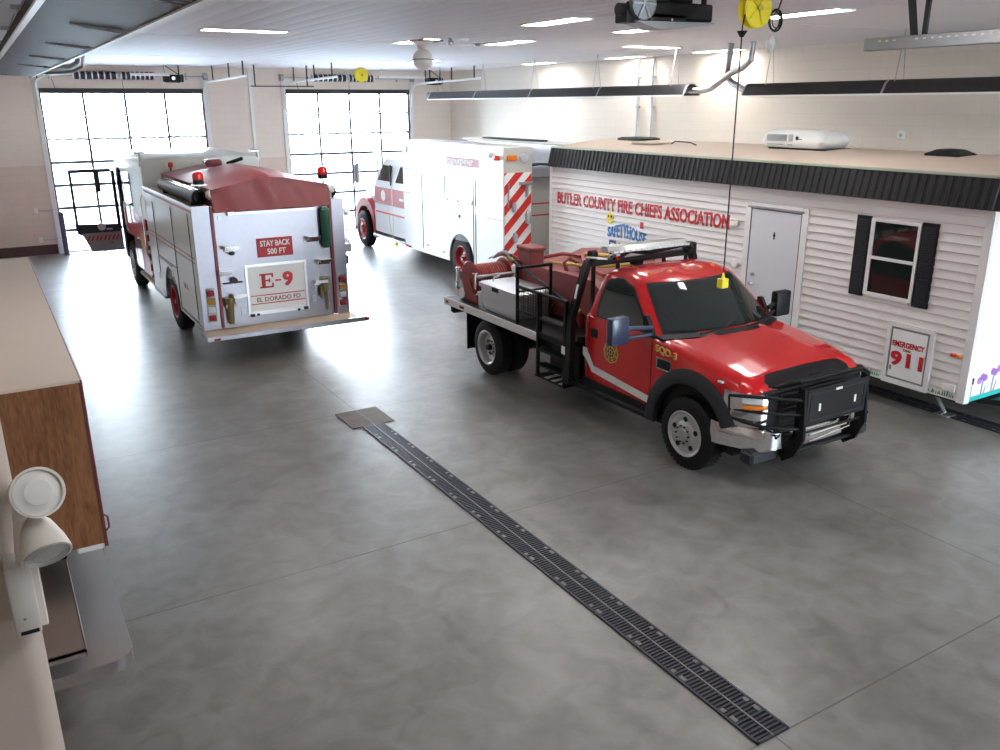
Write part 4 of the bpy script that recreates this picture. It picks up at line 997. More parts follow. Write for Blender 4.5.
# ================================================================ SAFETY TRAILER
X0, X1, Y0, Y1, Z0, Z1 = 10.2, 12.65, 5.57, 14.84, .37, 3.14
R = empty('safety_trailer', ((X0+X1)/2, Y0, 0), 'long white sided safety house trailer lettered for the county fire chiefs', 'trailer')
MB().box(X0+.012, X1, Y0+.012, Y1, Z0, Z1).build('body', WHITE, R)
pr = [(X0+.02, Z0+.01)]; z = Z0+.01
while z < 2.80:
    z2 = min(z+.1155, 2.82); pr += [(X0-.013, z+.003), (X0-.013, z+.012), (X0+.008, z2-.004), (X0+.014, z2)]; z = z2
pr += [(X0+.02, z)]
MB().prism(pr, 'Y', Y0+.09, Y1-.08).build('siding', SIDING, R)
MB().box(X0-.012, X0+.02, Y0-.006, Y0+.10, Z0-.01, 2.85, .003).box(X0-.012, X0+.02, Y1-.09, Y1+.006, Z0-.01, 2.85, .003).box(X0-.01, X0+.02, Y0+.1, Y1-.09, 2.76, 2.86).box(X0+.02, X0+.10, Y0-.008, Y0+.01, Z0-.01, 2.85).build('corner_trim', TRIMW, R)
# corrugated mansard
def mans(name, path, out, zt_, zb_):
    """path: function s->(point, outward normal)"""
pts_top, pts_bot = [], []
n = 0; segs = []
L1 = Y1-Y0+.1; yy = Y1+.05; k = 0
def ribs(a, b, f):
    t = a; out = []; d = 1 if b > a else -1; i = 0
    while (t-b)*d < 0:
        ph = [0, 0, 1, 1][i % 4]; out.append((t, ph)); t += d*[.045, .012, .045, .012][i % 4]; i += 1
    out.append((b, 0)); return out
c1 = ribs(Y1-.06, Y0-.05, 0)
top = [(X0-.03-.016*ph, t, 3.15) for t, ph in c1]; bot = [(X0-.115-.016*ph, t+0, 2.785) for t, ph in c1]
c2 = ribs(X0-.03, X1, 0)
top += [(t, Y0-.05-.016*ph, 3.15) for t, ph in c2]; bot += [(t-.085*(1-(t-X0+.03)/(X1-X0+.03)), Y0-.135-.016*ph, 2.785) for t, ph in c2]
m_ = MB(); m_.loft([top, bot], closed=False, smooth=False)
mtop = [(min(x+.05, X1), y+.0, 3.15) for x, y, z in top]
m_.add([(X0-.03, Y1-.06, 3.15), (X0-.115, Y1-.06, 2.785), (X0+.02, Y1-.06, 2.785), (X0+.02, Y1-.06, 3.15)], [(0, 1, 2, 3)])
m_.box(X0-.035, X0+.02, Y0-.05, Y1-.06, 3.13, 3.155).box(X0-.03, X1, Y0-.06, Y0+.02, 3.13, 3.155)
m_.build('mansard_awning', CORR, R)
MB().box(X0-.11, X0, Y0-.05, Y1-.06, 2.783, 2.792).build('soffit', TRIMW, R)
# membrane roof with a slight crown
R_ = []
for k in range(13):
    u = k/12; x = lerp(X0-.03, X1+.02, u); h = 3.165+.08*u+(.11*math.sin(PI*u)**.8 if 0 < u < 1 else 0)
    R_.append([(x, Y0-.05, h), (x, Y1-.45, h), (x, Y1-.2, h-.02), (x, Y1-.05, 3.16), (x, Y1-.05, 3.14), (x, Y0-.05, 3.14)])
MB().loft(R_).build('roof', EPDM, R)
MB().box(X0-.05, X0-.01, Y0-.06, Y1-.06, 3.15, 3.19, .005).build('drip_edge', mat('pale_green_edge', (.42, .46, .36), .5), R)
def text_trailer(): pass
letters('lettering', 'BUTLER COUNTY FIRE CHIEFS ASSOCIATION', REDV, R, (X0-.008, 14.55, 2.05), 4.80, .235, '-X', bold=.026, depth=.006, rise=.015)
# sun badge, letters as a house, small marks
s_ = MB().cyl((X0-.008, 12.80, 1.93), (X0-.014, 12.80, 1.93), .095, seg=18)
for k in range(12): a = 2*PI*k/12; s_.prism([(12.80+.09*math.cos(a-.15), 1.93+.09*math.sin(a-.15)), (12.80+.13*math.cos(a), 1.93+.13*math.sin(a)), (12.80+.09*math.cos(a+.15), 1.93+.09*math.sin(a+.15))], 'X', X0-.013, X0-.008)
s_.build('sun_decal', YEL, R)
MB().cyl((X0-.0145, 12.76, 1.96), (X0-.016, 12.76, 1.96), .028, seg=10).cyl((X0-.0145, 12.84, 1.96), (X0-.016, 12.84, 1.96), .02, seg=10).build('decal_mark', DARKV, R)
def house(u, w):
    tp = .62+.38*(1-abs(u-.42)/.58) if u > .42 else .62+.38*(u/.42)
    bt = -.0+.10*(1-abs(2*u-1))
    return bt+(tp-bt)*w
letters('lettering', 'SAFETYHOUSE', BLUEV, R, (X0-.008, 12.86, 1.57), 1.12, .30, '-X', bold=.022, depth=.006, warp=house, spacing=1.0)
MB().box(X0-.013, X0-.008, 11.83, 11.92, 1.83, 1.95).build('chimney_decal', REDV, R)
MB().box(X0-.012, X0-.008, 11.85, 11.90, 1.86, 1.92).build('decal_mark', SIGNWHITE, R)
MB().box(X0-.013, X0-.008, 12.60, 12.80, 1.36, 1.52).build('logo_decal', NAVY, R)
MB().box(X0-.0145, X0-.012, 12.64, 12.76, 1.42, 1.47).build('decal_mark', SIGNWHITE, R)
MB().box(X0-.013, X0-.008, 12.47, 12.52, 1.38, 1.50).build('small_decal', REDV, R)
MB().box(X0-.013, X0-.008, 12.18, 12.32, 1.44, 1.47).box(X0-.013, X0-.008, 12.05, 12.14, 1.42, 1.45).build('small_decal', DGREY, R)
# entry door
dr = MB().box(X0-.022, X0+.01, 8.33, 9.30, .46, 2.46, .004).build('door', DOORP, R)
MB().box(X0-.03, X0+.01, 8.22, 8.33, .42, 2.54, .003).box(X0-.03, X0+.01, 9.30, 9.41, .42, 2.54, .003).box(X0-.03, X0+.01, 8.33, 9.30, 2.47, 2.55, .003).build('door_frame', TRIMW, R)
MB().box(X0-.026, X0-.021, 8.335, 8.343, .46, 2.46).box(X0-.026, X0-.021, 9.287, 9.296, .46, 2.46).box(X0-.026, X0-.021, 8.34, 9.29, 2.452, 2.462).build('gap_shadow_line', DGREY, dr)
MB().box(X0-.04, X0-.012, 8.30, 9.36, 2.47, 2.50).build('drip_cap', GALV, R)
MB().lathe([(.0, -.07), (.025, -.065), (.035, -.045), (.02, -.025), (.02, 0)], (X0-.022, 9.17, 1.30), 'X', 14).build('knob', GALV, dr)
MB().lathe([(0, -.03), (.028, -.03), (.03, 0)], (X0-.022, 9.17, 1.44), 'X', 14).build('deadbolt', GALV, dr)
MB().cyl((X0-.022, 8.81, 2.09), (X0-.03, 8.81, 2.09), .022, seg=10).box(X0-.03, X0-.022, 8.80, 8.82, 2.03, 2.14).build('peephole', DGREY, dr)
# porch light + junction box
MB().box(X0-.07, X0-.01, 9.56, 9.70, 2.15, 2.24, .01).build('porch_light', CREAM, R)
MB().cyl((X0-.01, 9.55, 1.55), (X0-.05, 9.55, 1.55), .06, seg=16).build('outlet_cover', CREAM, R)
# window with shutters
wf = MB().box(X0-.035, X0+.01, 6.46, 6.50, 1.50, 2.53).box(X0-.035, X0+.01, 7.13, 7.18, 1.50, 2.53).box(X0-.035, X0+.01, 6.5, 7.13, 2.49, 2.54).box(X0-.035, X0+.01, 6.5, 7.13, 1.48, 1.54).box(X0-.035, X0+.01, 6.5, 7.13, 1.99, 2.03)
wf = wf.build('window_frame', TRIMW, R)
MB().box(X0-.018, X0-.012, 6.5, 7.13, 1.54, 1.99).box(X0-.014, X0-.008, 6.5, 7.13, 2.03, 2.49).build('pane', GLASSD, wf)
for a, b in ((6.23, 6.45), (7.19, 7.41)):
    sh = MB().box(X0-.03, X0, a, b, 1.46, 2.55, .003)
    for k in range(34): sh.obox((X0-.033, (a+b)/2, 1.50+k*.030), (.006, b-a-.05, .018), (0, .5, 0))
    sh.build('shutter', SHUT, R)
# 911 access panel
MB().box(X0-.035, X0+.01, 6.06, 6.12, .37, 1.20).box(X0-.035, X0+.01, 6.67, 6.73, .37, 1.20).box(X0-.035, X0+.01, 6.12, 6.67, 1.15, 1.20).box(X0-.035, X0+.01, 6.12, 6.67, .37, .44).build('panel_frame', TRIMW, R)
MB().box(X0-.028, X0-.0, 6.125, 6.665, .445, 1.145).build('panel_gap', GALV, R)
pn = MB().box(X0-.034, X0-.02, 6.145, 6.645, .465, 1.125, .004).build('access_panel', SIGNWHITE, R)
letters('lettering', 'EMERGENCY', REDV, pn, (X0-.034, 6.625, .895), .46, .075, '-X', bold=.03, depth=.004)
letters('lettering', 'DIAL', REDV, pn, (X0-.034, 6.46, .845), .12, .035, '-X', bold=.02, depth=.004)
letters('lettering', '911', REDV, pn, (X0-.034, 6.63, .63), .47, .20, '-X', bold=.045, spacing=1.12, depth=.004)
MB().box(X0-.04, X0-.034, 6.60, 6.63, .56, .62).build('latch', GALV, pn)
# marker lamp, outlet
MB().box(X0-.03, X0-.005, 5.68, 5.75, .93, .98, .008).build('marker_lamp', AMB, R)
MB().box(X0-.033, X0-.005, 5.75, 5.83, .935, .985, .008).build('marker_lamp', REDL, R)
ob2 = MB().box(X0-.03, X0-.005, 5.70, 5.87, .48, .58, .005).build('outlet_cover', CREAM, R)
MB().box(X0-.034, X0-.03, 5.75, 5.82, .50, .56, .003).build('flap', WHITEP, ob2)
# painted grass and flowers
q = MB(); y = Y0+.12; random.seed(8)
while y < Y1-.15:
    if not (6.05 < y < 6.75 or 8.2 < y < 9.45):
        h = random.uniform(.05, .11); q.prism([(y, .385), (y+.028, .385), (y+.018+random.uniform(-.015, .015), .385+h)], 'X', X0-.011, X0-.006)
    y += .03
q.build('grass_decal', GRASSV, R)
MB().box(X0+.11, X1, Y0-.003, Y0+.012, Z0+.0, Z0+.055).build('turquoise_edge', TURQ, R)
q = MB()
for cx, cz in ((10.56, .66), (10.50, .62), (10.62, .64), (10.78, .70), (10.84, .68), (10.92, .72)):
    q.cyl((cx, Y0+.013, cz), (cx, Y0+.006, cz), .05, seg=8)
q.build('flower_decal', PURP, R)
q = MB()
for cx, cz in ((10.57, .60), (10.80, .64)): q.prism([(cx-.012, .42), (cx+.012, .42), (cx+.02, cz), (cx, cz)], 'Y', Y0+.004, Y0+.013); q.prism([(cx+.04, .42), (cx+.06, .42), (cx+.09, cz-.08)], 'Y', Y0+.004, Y0+.013)
q.build('stem_decal', mat('grey_violet_vinyl', (.35, .33, .45), .5), R)
MB().cyl((10.345, Y0+.006, .60), (10.345, Y0+.006, .68), .012, seg=8).build('cattail_decal', DARKV, R)
MB().box(10.338, 10.345, Y0+.004, Y0+.013, .42, .60).build('stem_decal', mat('pale_blue_vinyl', (.4, .5, .62), .5), R)
# rooftop items
ac = []
for k, (z, ins) in enumerate(((3.32, .06), (3.34, .03), (3.44, .0), (3.52, .03), (3.58, .10), (3.60, .22))):
    x0, x1, y0, y1 = 11.05+ins, 11.75-ins, 8.80+ins*1.6, 10.05-ins*.7
    rr = .10; P_ = []
    for cx, cy, a0 in ((x1-rr, y1-rr, 0), (x0+rr, y1-rr, PI/2), (x0+rr, y0+rr, PI), (x1-rr, y0+rr, 3*PI/2)):
        for j in range(5): a = a0+PI/2*j/4; P_.append((cx+rr*math.cos(a), cy+rr*math.sin(a), z))
    ac.append(P_)
aco = MB().loft(ac).build('air_conditioner', WHITEP, R, smooth_angle=60)
MB().box(11.1, 11.7, 8.8, 9.9, 3.285, 3.325).build('gasket', BLACK, aco)
q = MB()
for k in range(9): q.box(11.043, 11.052, 9.50, 9.90, 3.425+.012*k, 3.431+.012*k)
for k in range(9): q.box(11.043, 11.052, 9.38, 9.46, 3.425+.012*k, 3.431+.012*k)
q.box(11.043, 11.052, 9.56, 9.88, 3.365, 3.380).box(11.043, 11.052, 9.38, 9.47, 3.365, 3.380)
q.build('louvre', GALV, aco)
MB().lathe([(0, 0), (.03, 0), (.03, .006), (0, .006)], (11.047, 9.30, 3.475), 'X', 12).box(11.043, 11.05, 9.2, 9.27, 3.455, 3.465).build('badge', DGREY, aco)
MB().loft([[(11.4+a*.22*s, 6.98+b*.24*s, z) for a, b in ((-1, -1), (1, -1), (1, 1), (-1, 1))] for s, z in ((1, 3.305), (1, 3.330), (.55, 3.390), (.2, 3.400))], smooth=False).build('roof_vent', BLACK, R)
MB().loft([[(11.4+a*.26*s, 13.5+b*.34*s, z) for a, b in ((-1, -1), (1, -1), (1, 1), (-1, 1))] for s, z in ((1, 3.305), (1, 3.345), (.8, 3.370))], smooth=False).build('roof_vent', BLACK, R)
MB().box(10.75, 11.2, 12.25, 12.95, 3.280, 3.320, .015).build('roof_hatch', mat('tan_hatch', (.5, .42, .34), .6), R)
MB().tube([(11.0, 12.1, 3.295), (11.0, 12.0, 3.345), (11.0, 11.6, 3.335), (11.0, 11.45, 3.295)], .012, 6).build('antenna', DGREY, R)
# undercarriage
MB().box(10.5, 10.62, 5.7, 14.7, .25, .37).box(12.2, 12.32, 5.7, 14.7, .25, .37).box(10.6, 12.2, 5.72, 5.84, .25, .36).box(10.6, 12.2, 10.2, 10.3, .28, .36).prism([(10.6, 5.75), (12.2, 5.75), (11.5, 4.6), (11.3, 4.6)], 'Z', .27, .34).build('chassis', BLACK, R)
for y in (10.9, 11.8):
    for x, s in ((10.42, -1), (12.43, 1)):
        wheel(R, (x, y, .33), s, .33, .2, RIMW, rimR=.2)
for x in (10.58, 12.26): MB().tube([(x, 6.2, .3), (x, 6.0, .04)], .025, 8).box(x-.1, x+.1, 5.9, 6.1, .0, .03, .005).build('stabiliser_jack', GALV, R)

# ================================================================ FIRE ENGINE E-9
def arch_side(mb_, x, y0, y1, z0, z1, cy, cr, cz, th=.02):
    """body side sheet with a round wheel opening cut in its lower edge"""
    pts = [(y0, z0)]
    a0 = math.acos(min(1, max(-1, 1))) 
    n = 18; half = math.sqrt(max(0, cr*cr-(z0-cz)**2))
    st = math.atan2(z0-cz, -half); en = math.atan2(z0-cz, half)
    if st < 0: st += 2*PI
    for k in range(n+1):
        a = lerp(st, en, k/n); pts.append((cy+cr*math.cos(a), cz+cr*math.sin(a)))
    pts += [(y1, z0), (y1, z1), (y0, z1)]
    mb_.prism(pts, 'X', x-th/2, x+th/2)
F = empty('fire_engine', (3.98, 13.9, 0), 'white and red fire engine with a red tarp, rear panel marked E-9', 'fire engine')
ax0, ax1, ay0, ay1 = 2.76, 5.27, 13.9, 18.2
m_ = MB().box(ax0+.02, ax1-.02, ay0+.02, 15.6, .50, 2.44).box(ax0+.02, ax1-.02, 17.1, ay1, .50, 2.44).box(ax0+.45, ax1-.45, 15.6, 17.1, .5, 2.44).box(ax0+.02, ax1-.02, 15.6, 17.1, 1.12, 2.44)
m_.build('body_core', WHITE, F)
for x in (ax0+.01, ax1-.01):
    m_ = MB(); arch_side(m_, x, ay0, ay1, .50, 2.46, 16.35, .66, .52); m_.build('side_panel', WHITE, F)
MB().box(ax0+.02, ax0+.46, 15.65, 17.05, .9, 1.118).box(ax1-.46, ax1-.02, 15.65, 17.05, .9, 1.118).box(ax0+.44, ax0+.47, 15.6, 17.1, .4, 1.1).build('wheel_housing', BLACK, F)
# rear face
MB().box(ax0, 3.04, ay0-.015, ay0+.02, .50, 2.50, .004).box(5.05, ax1, ay0-.015, ay0+.02, .50, 2.50, .004).build('rear_pillar', ALU, F)
MB().box(3.10, 4.98, ay0+.0, ay0+.022, .50, 2.40).build('rear_bulkhead', ALU, F)
MB().box(3.04, 3.09, ay0-.04, ay0+.02, .52, 2.50, .006).box(4.99, 5.04, ay0-.04, ay0+.02, .52, 2.62, .006).build('red_edge_strip', MAR, F)
sg = MB().box(3.735, 4.335, ay0-.012, ay0, 1.615, 1.925, .003).build('warning_sign', SIGNRED, F)
letters('lettering', 'STAY BACK', SIGNWHITE, sg, (3.79, ay0-.013, 1.79), .50, .095, '-Y', bold=.02, depth=.004)
letters('lettering', '500 FT', SIGNWHITE, sg, (3.90, ay0-.013, 1.655), .31, .095, '-Y', bold=.02, depth=.004)
MB().box(3.50, 3.54, ay0-.02, ay0, .66, 1.51).box(4.50, 4.54, ay0-.02, ay0, .66, 1.51).box(3.54, 4.50, ay0-.02, ay0, 1.47, 1.51).box(3.54, 4.50, ay0-.02, ay0, .66, .72).build('panel_frame', ALUP, F)
pn = MB().box(3.545, 4.495, ay0-.008, ay0, .72, 1.47).build('hose_bed_panel', SIGNWHITE, F)
# slab-serif E - 9
def slabE(mb_, x, z, w, h, y):
    t = y-.006
    mb_.box(x+.14*w, x+.42*w, t, y, z, z+h).box(x, x+w, t, y, z, z+.11*h).box(x, x+w, t, y, z+.89*h, z+h)
    mb_.box(x+.88*w, x+w, t, y, z, z+.32*h).box(x+.88*w, x+w, t, y, z+.70*h, z+h).box(x+.42*w, x+.74*w, t, y, z+.46*h, z+.56*h).box(x+.66*w, x+.76*w, t, y, z+.36*h, z+.66*h)
q = MB(); slabE(q, 3.73, 1.10, .23, .24, ay0-.008); q.box(3.99, 4.09, ay0-.014, ay0-.008, 1.20, 1.225).build('lettering', REDV, pn)
letters('lettering', '9', REDV, pn, (4.12, ay0-.009, 1.10), .175, .245, '-Y', bold=.045, depth=.004)
MB().box(3.56, 4.48, ay0-.012, ay0-.008, .975, .99).box(3.56, 4.48, ay0-.012, ay0-.008, .835, .85).build('red_line', REDV, pn)
letters('lettering', 'EL DORADO FD', MARV, pn, (3.66, ay0-.009, .872), .74, .075, '-Y', bold=.012, depth=.003)
MB().box(3.52, 3.60, ay0-.05, ay0-.015, .64, .69, .01).box(3.63, 3.68, ay0-.05, ay0-.015, .65, .69, .01).box(4.33, 4.38, ay0-.05, ay0-.015, .65, .69, .01).box(4.44, 4.52, ay0-.05, ay0-.015, .66, .71, .01).build('latch', BLACK, F)
for xa, lab in ((2.85, 0), (5.09, 1)):
    w = .125
    MB().box(xa-.01, xa+w+.01, ay0-.03, ay0-.015, .63, 1.20, .004).build('light_housing', CHROME, F)
    for k, mm in enumerate((REDD, CLEARL, AMBD, REDD)):
        MB().box(xa+.005, xa+w-.005, ay0-.055, ay0-.03, .655+.137*k, .655+.137*k+.095, .015).build('tail_lamp', mm, F)
for x, z in ((3.30, 1.80), (3.17, 1.42), (3.35, 1.02), (4.68, 1.85), (4.85, 1.45), (4.75, 1.10)):
    MB().box(x-.11, x+.11, ay0-.16, ay0, z, z+.055, .006).box(x-.10, x+.10, ay0-.03, ay0-.005, z-.05, z, .005).build('folding_step', CHROME, F)
MB().box(3.27, 3.36, ay0-.08, ay0, 1.70, 1.76, .02).build('lamp', BLACK, F)
MB().box(3.13, 3.45, ay0-.04, ay0, 1.235, 1.26, .008).lathe([(0, -.04), (.05, -.04), (.05, .02), (0, .03)], (3.31, ay0-.04, 1.29), 'Y', 14).build('hose_bracket', DGREY, F)
q = MB(); q.cyl((3.20, ay0-.07, .58), (3.20, ay0-.07, .93), .045, .06, 10).cyl((3.20, ay0-.07, .93), (3.20, ay0-.07, 1.02), .085, seg=12).box(3.12, 3.30, ay0-.1, ay0-.02, .86, .91).build('coupling', BRASS, F)
q = MB(); q.cyl((4.86, ay0-.07, .62), (4.86, ay0-.07, 1.0), .018, seg=8).cyl((4.83, ay0-.07, .95), (4.83, ay0-.07, 1.18), .06, .075, 10).cyl((4.76, ay0-.07, .85), (4.76, ay0-.07, 1.02), .03, seg=8).build('nozzle', BRASS, F)
MB().box(3.38, 3.46, ay0-.01, ay0, .70, .82, .01).box(4.60, 4.68, ay0-.01, ay0, .76, .88, .01).box(3.16, 3.20, ay0-.02, ay0, 2.28, 2.33).build('access_cover', GALV, F)
MB().lathe([(0, -.34), (.05, -.33), (.08, -.28), (.08, .30), (.05, .34), (0, .35)], (4.90, ay0-.10, 2.03), 'Z', 16).build('oxygen_cylinder', GREEN, F)
MB().box(3.30, 4.72, ay0-.06, ay0-.035, 2.345, 2.375).box(3.30, 3.40, ay0-.08, ay0, 2.33, 2.46, .01).build('hand_rail', ALUP, F)
MB().box(3.10, 4.98, ay0+.0, ay0+.03, 2.38, 2.44).build('hose_bed_gap', BLACK, F)
q = MB()
for k in range(12): q.obox((3.2+.15*k, ay0-.005, 2.41), (.10, .04, .035), (0, 0, .1*(k % 3-1)), .01)
q.build('folded_hose', DGREY, F)
# tailboard
MB().box(2.72, 5.30, 13.45, 13.90, .475, .50, .004).build('tailboard', DECKT, F)
MB().box(2.70, 5.40, 13.41, 13.45, .43, .505, .004).box(2.70, 2.73, 13.45, 13.9, .43, .502).build('tailboard_edge', ALU, F)
MB().box(2.80, 2.90, 13.402, 13.41, .44, .475).box(5.36, 5.44, 13.40, 13.46, .44, .50).build('marker_lamp', REDD, F)
MB().box(4.0, 4.02, 13.402, 13.41, .43, .445).box(4.2, 4.22, 13.402, 13.41, .43, .445).box(4.4, 4.42, 13.402, 13.41, .43, .445).build('bolt', BLACK, F)
# tarp over the hose bed: grid with folds
R_ = []; ny, nx = 26, 22
for j in range(ny+1):
    v = j/ny; y = 13.86+v*4.1; row = []
    for i in range(nx+1):
        u = i/nx; x = 3.09+u*1.90
        crown = .13*math.sin(PI*u)+.07*math.exp(-((u-.42)/.10)**2)*math.sin(PI*min(1, v*1.4+.12))
        sag = -.03*math.sin(2*PI*(v*2.2+u*1.3))*math.sin(PI*u)
        rise = .10*math.sin(PI*min(1, v*1.3))
        row.append((x, y, 2.745+crown+sag*.5+rise*math.sin(PI*u)))
    R_.append(row)
skirt = []
for k in range(6):
    t = k/6; skirt.append([(R_[0][i][0]+.006*math.sin(i*1.9+k), 13.80+.06*t+.018*math.sin(i*.9+t*2)+.035*t*(1-t), lerp(2.40-.012*math.sin(i*.8), R_[0][i][2], t)) for i in range(nx+1)])
MB().loft(skirt+R_, closed=False).loft([[(x, y, z) for x, y, z in [(r0[0][0], r0[0][1], 2.40), (r0[0][0], r0[0][1], r0[0][2])]] for r0 in R_], closed=False).loft([[(r0[-1][0], r0[-1][1], r0[-1][2]), (r0[-1][0], r0[-1][1], 2.40)] for r0 in R_], closed=False).build('tarp', TARP, F, smooth_angle=60)
# upper side ledge, suction hose
MB().box(ax0+.02, 3.05, ay0+.02, ay1, 2.44, 2.49).box(5.04, ax1-.02, ay0+.02, ay1, 2.44, 2.49).build('catwalk', DECKT, F)
MB().box(ax0-.006, ax0+.02, ay0, ay1, 2.455, 2.50, .004).build('drip_rail', ALUP, F)
MB().box(ax0-.004, ax0+.0, ay0, ay1, 2.40, 2.43).build('maroon_line', MARV, F)
def suction(x, z, y0, y1):
    h = MB(); h.tube([(x, y0, z), (x, y1, z)], .115, 20, caps=False); n = 26
    h.lathe([(.085, 0), (.085, .25)], (x, y0, z), 'Y', 20).lathe([(.105, -.0), (.122, .01), (.122, .12), (.105, .14)], (x, y0, z), 'Y', 20).lathe([(.0, .02), (.09, .02)], (x, y0+.18, z), 'Y', 20)
    o = h.build('suction_hose', BLACKS, F)
    MB().prism([(x-.045, z+.098), (x+.03, z+.104), (x+.03, z+.112), (x-.045, z+.106)], 'Y', y0+.15, y1).build('hose_cover_strip', CHROME, o)
suction(2.93, 2.625, 13.96, 16.9); suction(5.12, 2.60, 14.1, 16.9)
MB().box(2.84, 3.03, 14.2, 14.26, 2.49, 2.56).box(2.84, 3.03, 16.5, 16.56, 2.49, 2.56).build('hose_cradle', BLACK, F)
def beacon(x, y, z, top=REDL):
    b = MB().lathe([(0, 0), (.085, 0), (.085, .07), (0, .07)], (x, y, z), 'Z', 18).build('beacon', BLACKS, F)
    MB().lathe([(.082, .07), (.088, .10), (.080, .17), (.05, .195), (0, .20)], (x, y, z), 'Z', 18).build('lens', top, b)
    MB().cyl((x, y, z-.12), (x, y, z), .02, seg=8).box(x-.12, x+.12, y-.05, y+.05, z-.02, z).build('stand', ALUP, b)
beacon(3.02, 14.35, 2.80); beacon(5.10, 14.35, 2.80)
for x in (3.10, 5.08):
    MB().lathe([(0, -.05), (.05, -.04), (.075, .0), (.08, .04), (.0, .045)], (x, 13.92, 2.66), 'Y', 18).cyl((x, 13.95, 2.45), (x, 13.95, 2.62), .012, seg=6).build('flood_lamp', CREAM, F)
# right hand ladders
q = MB()
for x in (5.27, 5.37):
    q.box(x-.012, x+.012, 13.95, 17.9, 2.18, 2.25).box(x-.012, x+.012, 13.95, 17.9, 1.70, 1.77)
    for k in range(12): q.cyl((x, 14.1+.32*k, 1.74), (x, 14.1+.32*k, 2.20), .014, seg=6)
q.build('ladder', ALUP, F)
MB().box(5.2, 5.42, 14.0, 14.05, 1.55, 1.69).box(5.2, 5.42, 14.0, 14.03, 2.26, 2.30).box(5.2, 5.42, 17.0, 17.05, 1.55, 1.69).build('ladder_bracket', GALV, F)
MB().box(5.205, 5.34, 13.95, 14.1, 1.35, 1.5, .02).build('ladder_lamp', DGREY, F)
# side compartments
q = MB()
for y, za, zb_ in ((17.33, .92, 2.28), (15.58, .42, 2.33), (14.20, .62, 2.37)): q.box(ax0-.008, ax0+.0, y-.012, y+.012, max(za, .52), zb_)
q.box(ax0-.006, ax0+.001, 15.60, 17.32, 1.265, 1.28).box(ax0-.006, ax0, 14.2, 15.58, .575, .59).box(ax0-.006, ax0, 14.0, 15.58, .54, .548)
q.build('door_gap', BLACK, F)
MB().box(ax0-.02, ax0, 15.9, 17.2, 1.235, 1.255).box(ax0-.02, ax0, 14.1, 15.4, .555, .57).build('hand_bar', CHROME, F)
MB().box(ax0-.004, ax0+.001, 14.0, 18.15, 1.655, 1.68).box(ax0-.004, ax0+.001, 14.0, 18.15, 1.58, 1.60).build('maroon_line', MARV, F)
MB().box(ax0-.03, ax0, 16.0, 16.06, 1.05, 1.16).box(ax0-.03, ax0, 17.35, 17.42, .8, .92).build('filler_cap', CHROME, F)
letters('lettering', 'TAC 11', MARV, F, (ax0-.004, 15.15, 1.02), .35, .09, '-X', bold=.01, depth=.002)
MB().box(ax0-.02, ax0+.4, 17.1, 18.2, .44, .50).build('running_board', ALU, F)
MB().box(3.0, 5.0, 14.0, 23.0, .30, .46).build('chassis', BLACK, F)
# pump panel and cab
MB().box(ax0+.1, ax1-.1, 18.2, 18.75, .5, 1.75).build('pump_panel', MAR, F)
q = MB()
for k in range(5): q.cyl((ax0+.1, 18.3+.1*(k % 3), .75+.2*k), (ax0-.02, 18.3+.1*(k % 3), .75+.2*k), .05, seg=12)
q.build('pump_valve', CHROME, F)
MB().box(ax0+.0, ax0+.35, 18.2, 20.0, .46, .52, .01).build('running_board', DECKT, F)
cb_ = []
for y, zt_, in ((18.40, 3.0), (18.46, 3.03), (22.0, 3.03), (22.2, 2.98)):
    cb_.append([(x, y, z) for x, z in ((2.80, 1.80), (2.80, zt_-.10), (2.86, zt_-.02), (2.94, zt_), (5.02, zt_), (5.10, zt_-.02), (5.16, zt_-.10), (5.16, 1.80))])
MB().loft(cb_).build('cab_upper', mat('aged_white_paint', (.66, .66, .60), .35, coat=.2), F)
m_ = MB().box(2.80, 5.16, 18.75, 20.45, .58, 1.80).box(2.80, 5.16, 21.80, 22.22, .58, 1.80).box(3.2, 4.76, 20.45, 21.80, .6, 1.80).box(2.80, 5.16, 20.45, 21.8, 1.22, 1.8)
m_.build('cab_lower', RED2, F)
MB().box(2.794, 2.80, 18.76, 19.6, 1.0, 1.5).build('gold_stripe', mat('gold_orange_vinyl', (.45, .20, .08), .5), F)
MB().box(2.79, 2.80, 19.55, 20.1, .62, 1.25).build('kick_plate', CHROME, F)
MB().box(2.79, 2.80, 20.05, 20.95, 1.92, 2.62, .0).box(2.79, 2.80, 21.15, 21.5, 1.92, 2.62).box(3.0, 4.96, 22.22, 22.24, 1.9, 2.75).box(5.16, 5.17, 20.0, 22.3, 1.92, 2.62).box(3.1, 4.9, 18.385, 18.40, 2.0, 2.4).build('cab_window', GLASSD, F)
MB().tube([(2.78, 18.55, 1.0), (2.74, 18.55, 1.1), (2.74, 18.55, 2.2), (2.78, 18.55, 2.3)], .018, 8).tube([(2.78, 21.0, 1.3), (2.74, 21.0, 1.4), (2.74, 21.0, 1.9)], .018, 8).build('grab_rail', CHROME, F)
MB().box(2.78, 2.86, 18.42, 18.60, 2.86, 2.92).cyl((2.82, 18.5, 2.9), (2.82, 18.5, 3.12), .025, seg=8).box(2.72, 2.92, 18.48, 18.52, 3.10, 3.14, .01).box(5.1, 5.18, 18.42, 18.60, 2.5, 2.92).cyl((5.16, 18.5, 2.6), (5.16, 18.5, 3.08), .03, seg=8).box(5.0, 5.2, 18.46, 18.54, 3.06, 3.12, .01).build('stack_bracket', GALV, F)
MB().tube([(3.30, 18.35, 2.55), (3.30, 18.35, 2.9)], .02, 6).build('marker_stalk', WHITEP, F)
